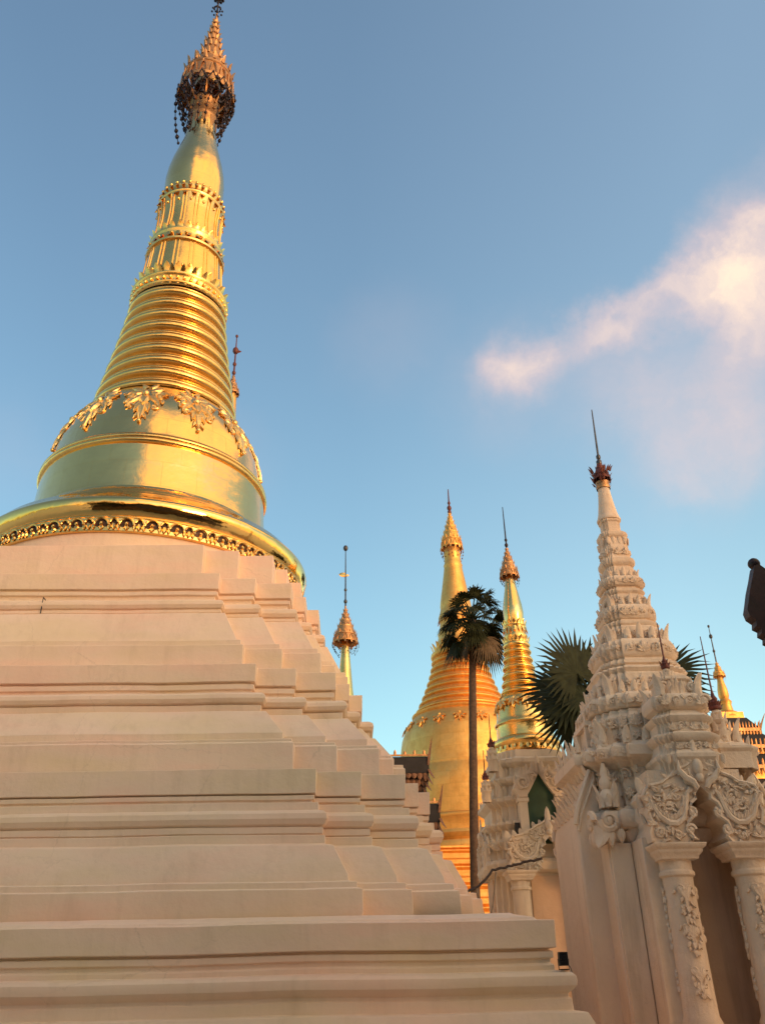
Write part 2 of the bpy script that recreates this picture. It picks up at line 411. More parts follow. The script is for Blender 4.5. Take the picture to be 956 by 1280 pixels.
# ================================================================== THE GREAT WHITE-BASED STUPA
SX, SY = -4.22, 16.0
big = thing('stupa', 'largest stupa, gold bell and ringed spire on a wide stepped white base', 'stupa', (SX, SY, 0))
W_, D_ = .5525, .1985
pl = lambda R: redent(R, W_, D_, 26)
def terrace(prof): 
    mb = MB(); plan_loft(mb, prof, pl, .011); return mb
# profiles from the bottom up: (half size, height)
mb = MB()
plan_loft(mb, [(6.75, 0), (6.75, .35), (6.7, .38), (6.62, .42), (6.62, 1.0), (6.64, 1.04), (6.55, 1.28), (6.47, 1.44), (6.36, 1.452), (6.352, 1.555), (6.33, 1.565), (6.33, 1.60), (6.37, 1.625), (6.405, 1.665), (6.412, 1.71), (6.405, 1.75), (6.375, 1.78), (6.30, 1.795),
     (6.235, 1.80), (6.235, 1.85), (6.205, 1.865), (6.205, 1.905), (6.235, 1.915), (6.235, 1.975), (6.20, 1.982), (6.20, 1.998), (6.27, 2.006), (6.275, 2.262), (6.12, 2.275), (6.10, 2.30), (5.93, 2.34), (5.88, 2.36), (5.6, 2.37)], lambda R: square(R, 40), .010)
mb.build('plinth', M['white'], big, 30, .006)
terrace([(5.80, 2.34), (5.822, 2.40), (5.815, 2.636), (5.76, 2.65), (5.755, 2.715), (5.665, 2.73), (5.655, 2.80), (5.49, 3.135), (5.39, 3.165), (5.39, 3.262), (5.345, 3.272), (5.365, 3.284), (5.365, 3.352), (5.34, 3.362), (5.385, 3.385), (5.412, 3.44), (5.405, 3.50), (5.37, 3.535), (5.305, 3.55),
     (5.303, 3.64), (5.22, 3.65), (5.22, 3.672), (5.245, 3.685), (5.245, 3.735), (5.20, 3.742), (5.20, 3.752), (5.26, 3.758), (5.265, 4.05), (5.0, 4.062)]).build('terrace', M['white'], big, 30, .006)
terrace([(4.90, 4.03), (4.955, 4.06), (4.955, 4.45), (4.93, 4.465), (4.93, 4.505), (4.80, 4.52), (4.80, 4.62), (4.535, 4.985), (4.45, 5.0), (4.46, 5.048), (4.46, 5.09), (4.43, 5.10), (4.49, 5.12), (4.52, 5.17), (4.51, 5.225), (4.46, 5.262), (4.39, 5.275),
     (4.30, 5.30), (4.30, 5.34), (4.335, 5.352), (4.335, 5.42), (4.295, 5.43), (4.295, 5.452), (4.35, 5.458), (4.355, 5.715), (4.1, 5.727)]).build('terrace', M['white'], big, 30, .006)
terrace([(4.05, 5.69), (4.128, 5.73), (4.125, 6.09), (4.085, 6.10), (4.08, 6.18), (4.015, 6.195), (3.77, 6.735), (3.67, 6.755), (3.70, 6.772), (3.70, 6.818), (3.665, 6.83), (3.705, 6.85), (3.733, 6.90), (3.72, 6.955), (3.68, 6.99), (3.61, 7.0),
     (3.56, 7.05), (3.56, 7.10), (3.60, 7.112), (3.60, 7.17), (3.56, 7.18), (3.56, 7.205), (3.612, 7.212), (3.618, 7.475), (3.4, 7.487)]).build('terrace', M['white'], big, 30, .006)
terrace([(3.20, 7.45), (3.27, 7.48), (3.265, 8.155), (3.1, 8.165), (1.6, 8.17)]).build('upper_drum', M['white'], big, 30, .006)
mb = MB(); mb.lathe([(3.13, 8.14), (3.125, 8.475), (2.9, 8.49)], 128); mb.build('round_collar', M['white'], big, 30, .006)

# gilded rim with the arcaded band below it
mb = MB()
mb.lathe([(3.0, 8.465), (3.17, 8.47), (3.185, 8.485), (3.16, 8.50), (3.165, 8.73), (3.18, 8.745), (3.175, 8.765), (3.04, 8.78)], 144)
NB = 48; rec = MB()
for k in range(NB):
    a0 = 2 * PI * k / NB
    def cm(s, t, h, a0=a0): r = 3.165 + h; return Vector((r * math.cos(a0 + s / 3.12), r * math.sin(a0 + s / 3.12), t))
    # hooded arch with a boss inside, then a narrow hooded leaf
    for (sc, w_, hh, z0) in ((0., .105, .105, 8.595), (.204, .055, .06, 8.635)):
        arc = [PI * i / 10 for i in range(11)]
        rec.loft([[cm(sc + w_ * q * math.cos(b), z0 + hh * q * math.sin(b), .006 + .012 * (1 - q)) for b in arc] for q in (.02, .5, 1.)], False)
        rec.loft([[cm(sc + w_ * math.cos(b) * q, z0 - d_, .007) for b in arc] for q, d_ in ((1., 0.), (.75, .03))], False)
        mb.tube([cm(sc + w_ * 1.06 * math.cos(b), z0 + hh * 1.06 * math.sin(b), .03) for b in arc], .016, 6)
        mb.tube([cm(sc + w_ * 1.28 * math.cos(b), z0 + hh * 1.25 * math.sin(b), .01) for b in arc], .010, 5)
    mb.ball(cm(0, 8.615, .02), .034, 7, 5); mb.leaf(cm, 0, 8.60, PI, .10, .10, .03, .02)
    for q in (-.075, .075): mb.leaf(cm, .204 + q, 8.62, PI, .12, .07, .03, .02)
    mb.leaf(cm, .204, 8.63, PI, .13, .09, .035, .025)
rec.build('arch_shade', M['recess'], big, 40)  # dark plates on the band, painted shade in place of hollow arches
mb.build('arcaded_band', M['gold_ring'], big, 40)
mb = MB()
mb.lathe([(3.05, 8.75), (3.13, 8.755), (3.175, 8.79), (3.215, 8.86), (3.25, 8.95), (3.265, 9.03), (3.255, 9.08), (3.21, 9.13), (3.13, 9.19), (3.05, 9.31), (2.88, 9.41), (2.72, 9.50), (2.58, 9.60), (2.47, 9.70), (2.40, 9.80), (2.37, 9.86)], 160)
mb.build('gilded_rim', M['gold_rim'], big, 60)
mb = MB()
mb.lathe([(2.37, 9.85), (2.355, 9.95), (2.34, 10.15), (2.325, 10.4), (2.31, 10.7), (2.30, 10.86)], 160); 
mb.lathe([(2.26, 11.06), (2.225, 11.16), (2.19, 11.4), (2.13, 11.7), (2.03, 12.0), (1.90, 12.28), (1.76, 12.50), (1.61, 12.71)], 160)
mb.build('bell', M['gold'], big, 60)
mb = MB()
mb.lathe([(2.28, 10.83), (2.32, 10.84), (2.36, 10.88), (2.365, 10.92), (2.34, 10.95), (2.325, 10.96), (2.345, 10.98), (2.35, 11.01), (2.33, 11.035), (2.30, 11.045), (2.31, 11.06), (2.30, 11.08), (2.24, 11.10), (2.2, 11.1)], 160)
mb.build('bell_band', M['gold_ring'], big, 60)

bell_prof = [(11.0, 2.27), (11.16, 2.225), (11.4, 2.19), (11.7, 2.13), (12.0, 2.03), (12.28, 1.90), (12.5, 1.76), (12.71, 1.61), (13., 1.5)]
def interp(tab, z):
    for (z0, r0), (z1, r1) in zip(tab, tab[1:]):
        if z <= z1: return r0 + (r1 - r0) * (z - z0) / (z1 - z0)
    return tab[-1][1]
for k in range(12):
    a0 = -PI / 2 + R_(2) + k * PI / 6
    def gm(s, t, h, a0=a0): t = 12.62 + (t - 12.62) * 1.22; r = interp(bell_prof, t) + h; return Vector((r * math.cos(a0 + s / 2.15), r * math.sin(a0 + s / 2.15), t))
    g = MB(); rr = random.Random(k)
    for sx in (-1, 1):
        g.scroll(gm, sx * .30, 12.25, .13, 1.4, sx, .035, PI / 2 - sx * 1.2)
        g.scroll(gm, sx * .25, 11.98, .075, 1.2, -sx, .026, 0)
        for (x, y, an, l, w) in [(.08, 12.45, 1.15, .34, .17), (.12, 12.40, 1.75, .36, .16), (.10, 12.30, 2.3, .36, .15), (.33, 12.42, 1.9, .2, .13), (.24, 12.18, 2.6, .25, .12), (.06, 12.1, 2.75, .30, .13), (.36, 12.2, 2.8, .16, .1), (.05, 12.58, .8, .22, .14)]:
            g.leaf(gm, sx * x, y, sx * an, l, w, .055, .03, sx * .15)
    g.leaf(gm, 0, 12.15, PI, .55, .2, .08, .03)
    g.leaf(gm, 0, 12.30, PI, .30, .24, .09, .05)
    g.leaf(gm, -.02, 11.85, PI + .5, .2, .1, .05, .02); g.leaf(gm, .02, 11.85, PI - .5, .2, .1, .05, .02)
    g.ball(gm(0, 12.33, .04), .07, 8, 5); g.ball(gm(0, 11.63, .03), .045, 8, 5)
    g.build('garland', M['gold_relief'], big, 50)

# ringed spire
def ring_spire(z0, z1, r0, r1, n, pw=1.25, amp=1.):
    prof = []
    for k in range(n):
        za = z0 + (z1 - z0) * (1 - (1 - k / n) ** 1.0); zb = z0 + (z1 - z0) * (k + 1) / n; h = zb - za
        ra = r1 + (r0 - r1) * (1 - (k + .2) / n) ** pw
        for f, e in [(0., -.035), (.10, -.045), (.14, -.01), (.20, .022), (.30, .045), (.42, .05), (.50, .03), (.55, .0), (.58, -.012), (.63, .012), (.70, .016), (.76, -.006), (.80, -.02), (.90, -.03)]:
            q = (k + f) / n
            r = r1 + (r0 - r1) * (1 - q) ** pw
            prof.append((r + e * amp, za + h * f))
    return prof
mb = MB(); mb.lathe(ring_spire(12.70, 16.08, 1.60, 1.10, 9), 128, cap1=True)
# small festoon hooks on the left flank of the rings
mb.build('ringed_spire', M['gold_ring'], big, 60)

# lotus bands and balustrades
def petals(mb, r0, z0, n, w, h, out, up=1, th=.03, ph=0.):
    for k in range(n):
        a = 2 * PI * (k + ph) / n; o = Vector((math.cos(a), math.sin(a), 0))
        mb.blade(o * r0 + Vector((0, 0, z0)), (0, 0, up), o, w, h, th, out)
mb = MB()
mb.lathe([(1.10, 16.05), (1.15, 16.08), (1.16, 16.14), (1.11, 16.17), (1.10, 16.22), (1.14, 16.34), (1.17, 16.37), (1.17, 16.41), (1.10, 16.44), (1.0, 16.45)], 96)
for k in range(44):
    a = 2 * PI * k / 44; mb.ball((1.135 * math.cos(a), 1.135 * math.sin(a), 16.26), .045, 7, 5, 1.2)
petals(mb, 1.03, 16.42, 26, .22, .34, .12)
petals(mb, 1.02, 16.40, 26, .16, .26, .16, ph=.5)
petals(mb, 1.13, 16.16, 40, .12, .12, .03, -1)
mb.build('lotus_band', M['gold_ring'], big, 50)
def panelled(mb, prof, n, bosses):
    mb.lathe(prof, 96)
    z0, z1 = prof[0][1], prof[-1][1]; tab = [(z, r) for r, z in prof]
    for k in range(n):
        a = 2 * PI * k / n
        for da in (-.05, .05):
            mb.tube([((interp(tab, z0 + (z1 - z0) * t) + .004) * math.cos(a + da), (interp(tab, z0 + (z1 - z0) * t) + .004) * math.sin(a + da), z0 + (z1 - z0) * t) for t in (.04, .3, .6, .96)], .02, 5)
        b = a + PI / n; zb = z0 + (z1 - z0) * bosses; r = interp(tab, zb)
        mb.ball((r * math.cos(b), r * math.sin(b), zb), .042, 7, 5)
mb = MB()
panelled(mb, [(.995, 16.42), (.985, 16.7), (.955, 17.1), (.925, 17.5), (.91, 17.72)], 16, .3)
mb.build('panelled_collar', M['gold_ring'], big, 50)
mb = MB()
mb.lathe([(.88, 17.70), (.96, 17.72), (.97, 17.77), (.93, 17.80), (.915, 17.84), (.905, 18.05), (.93, 18.08), (.93, 18.13), (.88, 18.16), (.86, 18.3), (.8, 18.32)], 96)
petals(mb, .925, 17.98, 24, .17, .17, .06, -1)
petals(mb, .87, 18.12, 28, .16, .22, .09)
for k in range(16):
    a = 2 * PI * (k + .5) / 16; mb.ball((.93 * math.cos(a), .93 * math.sin(a), 17.93), .05, 7, 5, .6)
mb.build('lotus_band', M['gold_ring'], big, 50)
mb = MB()
panelled(mb, [(.845, 18.28), (.815, 18.5), (.795, 18.8), (.80, 19.1), (.825, 19.35), (.85, 19.5)], 16, .8)
mb.build('panelled_collar', M['gold_ring'], big, 50)
mb = MB()
mb.lathe([(.80, 19.45), (.855, 19.5), (.865, 19.56), (.82, 19.6), (.80, 19.7), (.82, 19.78), (.835, 19.84), (.80, 19.9), (.77, 19.92), (.7, 19.93)], 96)
petals(mb, .83, 19.58, 24, .17, .2, .08, -1); petals(mb, .815, 19.88, 30, .13, .17, .05, -1)
for k in range(30):
    a = 2 * PI * k / 30; mb.ball((.82 * math.cos(a), .82 * math.sin(a), 19.86), .045, 7, 5)
mb.build('lotus_band', M['gold_ring'], big, 50)
mb = MB()
mb.lathe([(.74, 19.85), (.745, 20.05), (.765, 20.35), (.77, 20.65), (.74, 21.0), (.675, 21.4), (.58, 21.8), (.49, 22.2), (.42, 22.6), (.385, 22.95), (.375, 23.2), (.37, 23.5), (.365, 24.9), (.34, 25.2)], 96)
mb.build('banana_bud', M['gold'], big, 60)
mb = MB()
mb.lathe([(.375, 23.25), (.40, 23.3), (.40, 23.4), (.375, 23.45), (.37, 23.9), (.41, 23.95), (.42, 24.05), (.375, 24.1)], 48)
for k in range(10):
    a = 2 * PI * k / 10; o = Vector((math.cos(a), math.sin(a), 0))
    mb.blade(o * .375 + Vector((0, 0, 23.4)), (0, 0, -1), o, .2, .55, .05, .02)
    mb.ball(o * .40 + Vector((0, 0, 23.62)), .045, 6, 4)
mb.build('neck_collar', M['gold_dark'], big, 50)
um, ztop = umbrella(big, 24.45, 4.1, .78, 7, M['gold_dark'], M['bronze'], 17, 2.1, 16, beads=8, neck=.5, cpow=2.0, skirt=True)
mb = MB()
mb.tube([(0, 0, ztop - .4), (0, 0, ztop + .6), (0, 0, ztop + 1.6)], [.03, .025, .02], 6)
for zz, r in ((ztop - .1, .1), (ztop + .02, .06)):
    for k in range(8):
        a = 2 * PI * k / 8; mb.ball((r * 1.6 * math.cos(a), r * 1.6 * math.sin(a), zz), .035, 6, 4)
for k in range(10):
    a = 2 * PI * k / 10; mb.ball((.15 * math.cos(a), .15 * math.sin(a), ztop + .62 + .05 * math.sin(5 * a)), .05, 6, 4)
mb.ball((0, 0, ztop + .62), .12, 8, 6)
mb.build('vane', M['bronze'], big, 50)

# dark iron hook on the top terrace, floodlight at the plinth corner
mb = MB()
mb.tube([(0, .03, .10), (0, -.07, .10), (0, -.075, 0), (0, -.07, -.16)], [.007, .008, .009, .007], 6)
o = mb.build('iron_hook', M['black'], None, 50); o.location = (-4.74, 12.36, 6.93)
tag(o, 'small black iron hook on a moulding of the upper white terrace', 'hook')
fl = thing('floodlight', 'small black floodlight on the right corner of the white plinth', 'floodlight', (2.085, 9.66, 1.795))
fl.scale = (.72, .72, .82)
mb = MB(); mb.box((0, 0, .125), (.062, .05, .075)); 
for k in range(5): mb.box((-.04 + .02 * k, .062, .125), (.004, .014, .06))
mb.build('housing', M['black'], fl, 30, .008)
mb = MB(); mb.box((0, -.0525, .125), (.052, .003, .064)); mb.build('lens', M['glass'], fl, 30)
mb = MB(); mb.tube([(-.072, 0, .125), (-.072, 0, .01), (.072, 0, .01), (.072, 0, .125)], .008, 5); mb.box((0, 0, .006), (.04, .03, .006)); mb.build('bracket', M['black'], fl, 30)
mb = MB(); mb.tube([(.05, .0, .08), (.09, .0, .03), (.10, -.03, -.02), (.12, -.05, -.12)], .006, 5); mb.build('lead', M['black'], fl, 50)

# ================================================================== GILDED STUPAS FURTHER OFF
def gold_stupa(root, zs, rs, spec, mat, relief_mat):
    """spec: list of (name, profile, seg)"""
    for nm, prof, seg in spec:
        mb = MB(); mb.lathe(prof, seg); mb.build(nm, mat, root, 55)

# -- big glowing stupa behind the palm
mid = thing('stupa', 'tall broad orange-gold stupa with a swelling bell behind the thin palm trunk', 'stupa', (5.9, 46, 0))
oct_ = lambda R: redent(R, .42, .3, 10)
mb = MB(); prof = []
zb = 0.; tiers = [(6.2, 1.6), (5.7, 3.0), (5.25, 4.2), (4.85, 5.2), (4.5, 6.1), (4.2, 6.9), (4.0, 7.6)]
for R, z1 in tiers:
    h = z1 - zb
    prof += [(R + .16, zb), (R + .16, zb + .12 * h), (R + .04, zb + .18 * h), (R, zb + .25 * h), (R, zb + .55 * h), (R + .05, zb + .6 * h), (R + .12, zb + .68 * h), (R + .12, zb + .74 * h), (R + .06, zb + .78 * h), (R + .18, zb + .86 * h), (R + .18, zb + .97 * h), (R - .1, z1)]
    zb = z1
plan_loft(mb, prof, oct_, .012)
mb.build('gilded_terraces', M['gold_far'], mid, 35)
mb = MB()
mb.lathe([(3.9, 7.55), (3.95, 7.75), (3.85, 7.95), (3.95, 8.1), (4.02, 8.25), (3.95, 8.4), (3.72, 8.45), (3.72, 8.9), (3.78, 9.0), (3.82, 9.1), (3.78, 9.2), (3.64, 9.25)], 96)
mb.build('bell_foot', M['gold_far'], mid, 50)
mb = MB()
mb.lathe([(3.62, 9.2), (3.6, 10.0), (3.58, 10.7), (3.52, 11.6), (3.50, 11.62), (3.52, 11.7), (3.50, 11.78), (3.46, 12.4), (3.40, 12.95), (3.33, 13.4), (3.16, 13.9), (2.9, 14.3), (2.66, 14.62)], 96)
mb.build('bell', M['gold_far'], mid, 60)
mb = MB()
mb.lathe([(2.62, 14.55), (2.74, 14.62), (2.76, 14.72), (2.62, 14.8)] + ring_spire(14.8, 18.0, 2.55, 1.46, 8, 1.5, 1.6) + [(1.52, 18.0), (1.58, 18.1), (1.55, 18.25), (1.3, 18.3)], 96)
mb.build('ringed_spire', M['gold_far'], mid, 60)
mb = MB()
mb.lathe([(1.3, 18.25), (1.34, 18.5), (1.2, 18.9), (1.08, 19.3), (1.12, 19.45), (1.05, 19.6), (.98, 19.9), (.96, 20.3), (1.02, 20.5), (.95, 20.7), (.88, 21.0), (.90, 21.2), (.86, 21.5), (.82, 21.8), (.75, 22.2), (.66, 22.8), (.57, 23.4), (.53, 23.7), (.56, 23.8), (.50, 23.95), (.47, 24.4), (.52, 24.5), (.47, 24.65), (.46, 24.9)], 72)
petals(mb, 1.4, 18.3, 22, .35, .5, .2); petals(mb, 1.0, 20.5, 20, .28, .4, .12, -1)
mb.build('banana_bud', M['gold_far'], mid, 55); mb = MB()
for k in range(18):
    a = 2 * PI * k / 18
    def bm_(s, t, h, a=a): r = interp([(12.9, 3.40), (13.4, 3.33), (13.9, 3.16), (14.3, 2.9), (14.7, 2.6)], t) + h; return Vector((r * math.cos(a + s / 3.), r * math.sin(a + s / 3.), t))
    acanthus(mb, bm_, 0, 14.15, .5, PI, 5, .22)
mb.build('garland', M['gold_far'], mid, 55)
umbrella(mid, 24.95, 2.75, .66, 6, M['gold_far'], M['redmetal'], 12, .8, 14, beads=4)
antenna(mid, 27.3, 29.1, .06, M['redmetal'], ((.1, 2.), (.25, 2.4), (.45, 1.6)))

# -- slender gilded spire left of it, only its top shows over the white base
sm = thing('stupa', 'small slim gold spire with a dark umbrella, just right of the white terraces', 'stupa', (-.3, 30, 0))
mb = MB(); prof = [(2.6, 0), (2.6, 1.2), (2.3, 1.3), (2.2, 2.6), (1.9, 2.7), (1.8, 4.), (1.5, 4.1)]
plan_loft(mb, prof, lambda R: redent(R, .2, .14, 6), .01); mb.build('base', M['white'], sm, 35)
mb = MB(); mb.lathe([(1.5, 4.05), (1.55, 4.3), (1.2, 4.6), (1.05, 5.4), (.85, 6.0)] + ring_spire(6.0, 9.0, .8, .42, 8, 1.3, .8), 64)
mb.lathe([(.42, 8.9), (.48, 9.1), (.36, 9.6), (.33, 10.2), (.36, 10.5), (.34, 10.7), (.27, 11.2), (.205, 12.0), (.15, 12.7), (.13, 13.1)], 48); mb.build('bell_spire', M['gold_ring'], sm, 60)
umbrella(sm, 12.95, 1.55, .47, 5, M['gold_dark'], M['bronze'], 16, .45, 12, beads=3, neck=.35)
v = antenna(sm, 14.3, 16.95, .032, M['steel'], ((.12, 2.2), (.3, 1.8), (.97, 3.)), 'vane_rod')
mb = MB(); mb.blade((.0, 0, 15.72), (-1, 0, .12), (0, -1, 0), .22, .26, .03, .0); mb.blade((.0, 0, 15.70), (1, 0, .05), (0, -1, 0), .12, .14, .02, .0); mb.build('vane_flag', M['gold'], v, 40)

# -- tip of a further spire, beside the ringed spire of the big stupa
bk = thing('stupa', 'reddish spire tip peeping out from behind the big ringed gold spire', 'stupa', (-5.88, 34, 0))
mb = MB(); plan_loft(mb, [(3.6, 0), (3.6, 2.), (3.2, 2.2), (3.0, 5.), (2.6, 5.2), (2.4, 8.0)], lambda R: redent(R, .3, .2, 6), .01, cap1=True); mb.build('base', M['white'], bk, 35)
mb = MB(); mb.lathe([(2.4, 7.95), (2.5, 8.4), (2.0, 9.0), (1.8, 11.), (1.5, 12.5)] + ring_spire(12.5, 19., 1.4, .7, 9, 1.2) + [(.6, 19.5), (.62, 21.), (.5, 23), (.25, 26.2), (.2, 27.6)], 64); mb.build('bell_spire', M['gold_far'], bk, 60)
umbrella(bk, 27.35, 1.3, .34, 4, M['gold_dark'], M['redmetal'], 8, .35, 10, beads=3, neck=.4)
antenna(bk, 28.4, 31.1, .05, M['redmetal'], ((.1, 2.), (.3, 2.), (.62, 3.2), (.97, 1.5)))
mb = MB(); mb.blade((0, 0, 30.0), (1, 0, .1), (0, -1, 0), .2, .3, .03); mb.build('vane_flag', M['redmetal'], bk, 40)

# ================================================================== WHITE STUCCO SHRINES
WING = [(0, 1.16), (.05, 1.03), (.12, .97), (.22, .93), (.30, .86), (.40, .82), (.50, .75), (.60, .73), (.70, .70), (.75, .60), (.70, .50), (.74, .38), (.70, .26), (.76, .14), (.74, .03), (.62, .0), (.25, .0), (.19, .07), (.25, .16), (.23, .25), (.15, .31), (.18, .40), (.15, .48), (.08, .53), (.085, .60), (0, .70)]
def gable(mb, k, L, cx, zc, sx, sz, depth, seed=1, horn=True):
    """two scrolled wings hanging from an apex down to the column heads; k side, L distance of the front"""
    r = random.Random(seed); c, s = [(1, 0), (0, 1), (-1, 0), (0, -1)][k]
    def P(x, z, y): X, Y = cx + x * sx, -y; return Vector((X * c - Y * s, X * s + Y * c, zc + z * sz))
    for m in (-1, 1):
        w = [(m * x, z) for x, z in WING]
        # bevelled front: outline, then slightly shrunk face
        mb.prism(w, lambda x, z: P(x, z, L), lambda x, z: P(x, z, L - depth))
        fm = lambda a, t, h, m=m: P(a, t, L + h)
        # raised rim following the outer and the cusped inner edge
        rim = [(m * (x * .97 + .012), z * .98 + .012) for x, z in WING[1:15]]
        mb.tube([fm(x, z, .01) for x, z in rim], .022 * sx, 5)
        inn = [(m * (x + .022), z + .012) for x, z in WING[16:25]]
        mb.tube([fm(x, z, .015) for x, z in inn], .026 * sx, 5)
        U = [(.69, .58), (.655, .44), (.59, .325), (.49, .25), (.385, .245), (.30, .31), (.245, .43), (.215, .56), (.16, .68)]
        mb.tube([fm(m * x, z, .02) for x, z in U], [.016, .028, .036, .04, .04, .036, .032, .028, .018], 6)
        mb.tube([fm(m * (x * .86 + .065), z * .86 + .10, .02) for x, z in U[1:8]], .017, 5)
        mb.scroll(fm, m * .175, .37, .06, 1.5, m, .026, 2.); mb.scroll(fm, m * .235, .17, .065, 1.5, -m, .026, 0)
        mb.scroll(fm, m * .46, .47, .085, 1.5, -m, .024, 1.); mb.scroll(fm, m * .36, .58, .06, 1.4, m, .02, 0)
        mb.scroll(fm, m * .62, .13, .07, 1.4, -m, .024, 0); mb.scroll(fm, m * .41, .10, .055, 1.3, m, .022, 2)
        for i in range(12):
            t = i / 11; x, z = .64 - .42 * t, .44 - .26 * math.sin(PI * t) + .12 * t
            mb.leaf(fm, m * x, z + .02, m * (.5 - 1.2 * t), .11, .07, .05, .03)
        mb.scroll(fm, m * .16, .78, .07, 1.3, m, .026, 1)
        for i in range(120):
            x = r.uniform(.1, .72); z = r.uniform(.03, .95)
            if x < .26 and z < .66: continue
            if z > .98 - .42 * x: continue
            mb.leaf(fm, m * x, z, r.uniform(0, 6.28), r.uniform(.06, .14), r.uniform(.035, .065), .045, .02)
        # big curved leaf sweeping up the outer side
        pts = [fm(m * (.68 - .30 * math.sin(t * 1.5)), .12 + .62 * t - .3 * t * t * 0, .03) for t in [i / 8 for i in range(9)]]
        # flames along the upper edge
        for (x, z, h) in [(.10, .96, .15), (.22, .91, .16), (.34, .84, .17), (.46, .77, .17), (.58, .72, .18), (.70, .68, .22), (.745, .5, .15), (.74, .3, .14)]:
            up = P(m * (x + .05), z + .16, L) - P(m * x, z - .0, L)
            mb.blade(P(m * x, z - .03, L - depth * .3), up, P(0, 0, L + 1) - P(0, 0, L), h * .6 * sx, h * sz, .06, .02)
        if horn:
            pts = [fm(m * x, z, .05) for x, z in ((.06, .66), (.10, .74), (.19, .80), (.26, .90), (.25, 1.02))]
            mb.tube(pts, [.03, .045, .042, .03, .008], 6)
    f0 = lambda a, t, h: P(a, t, L + h)
    mb.ball(f0(0, .93, .03), .07 * sx, 8, 6, 1.6); mb.ball(f0(0, .80, .03), .055 * sx, 8, 6, 1.2)
    mb.blade(f0(0, .98, .0), (0, 0, 1), P(0, 0, L + 1) - P(0, 0, L), .12 * sx, .34 * sz, .09, .0)

def column(root, k, L, x, z0, z1, r, mat, relief=True, seed=3):
    c, s = [(1, 0), (0, 1), (-1, 0), (0, -1)][k]; X, Y = x * c + L * s * 0 - (-L) * s, x * s + (-L) * c
    rr = random.Random(seed); mb = MB(); H = z1 - z0; zc = z1 - .33 * (r / .19)
    mb.lathe([(r * 1.3, z0), (r * 1.32, z0 + .12), (r * 1.12, z0 + .2), (r * 1.2, z0 + .26), (r * 1.03, z0 + .33), (r, z0 + .5), (r * .93, zc - .1), (r * .95, zc)], 36, (X, Y))
    if relief:
        def cm(a, t, h): q = r * .965 + h; return Vector((X + q * math.cos(a / r), Y + q * math.sin(a / r), t))
        f = math.atan2(-c, s)   # outward heading
        for t, sz in ((zc - .12, .30), (zc - .55, .24), (zc - 1.0, .22)):
            if t - sz < z0: continue
            for da in (0., 2.1, -2.1):
                a = (f + da) * r
                for j in range(-2, 3): cm and mb.leaf(cm, a + j * .035, t, PI + j * .22, sz * (1 - .13 * abs(j)), .075, .035, .012)
                mb.scroll(cm, a - .06, t - .03, .045, 1.3, 1, .014); mb.scroll(cm, a + .06, t - .03, .045, 1.3, -1, .014)
                for q in range(26):
                    d_ = rr.random(); mb.leaf(cm, a + rr.uniform(-.13, .13) * (1 - .75 * d_), t - d_ * sz * 1.25, rr.uniform(2.3, 4.0), rr.uniform(.05, .10), rr.uniform(.035, .055), .035, .015)
                mb.leaf(cm, a, t - sz * .72, PI, .1, .07, .04, .02)
        # diapered lower shaft
        for iz in range(9):
            for ia in range(14):
                t = z0 + .42 + iz * .085; a = (ia + .5 * (iz % 2)) / 14 * 2 * PI * r
                if t > zc - 1.35: continue
                mb.leaf(cm, a, t, 0, .075, .06, .014)
    col = mb.build('column', mat, root, 50)
    cp = MB(); q = r / .19
    cp.lathe([(r * .96, zc - .02), (r * 1.1, zc), (r * 1.1, zc + .04 * q), (r * .99, zc + .06 * q), (r * 1.0, zc + .16 * q), (r * 1.12, zc + .18 * q)], 36, (X, Y))
    sq = lambda R: [(X + a, Y + b) for a, b in square(R, 3)]
    plan_loft(cp, [(r * .9, zc + .165 * q), (r * 1.18, zc + .17 * q), (r * 1.2, zc + .2 * q), (r * 1.36, zc + .235 * q), (r * 1.42, zc + .25 * q), (r * 1.42, zc + .275 * q), (r * 1.6, zc + .30 * q), (r * 1.66, zc + .335 * q), (r * 1.66, z1 + .012), (r * 1., z1 + .02)], sq, .004)
    cp.build('capital', mat, col, 40, .006)
    return col

def tower_tier(root, prof, w, d, mat, orn=None, name='tower_tier', amp=.006):
    mb = MB(); plan_loft(mb, prof, lambda R: redent(R, w * R, d * R, 10), amp)
    if orn: orn(mb)
    return mb.build(name, mat, root, 42, .004)

tmp = thing('shrine', 'ornate white stucco shrine with tapering tower and twin columns, nearest on the right', 'shrine', (4.43, 13, 0))
S = M['stucco']; tw, td = .14, .09
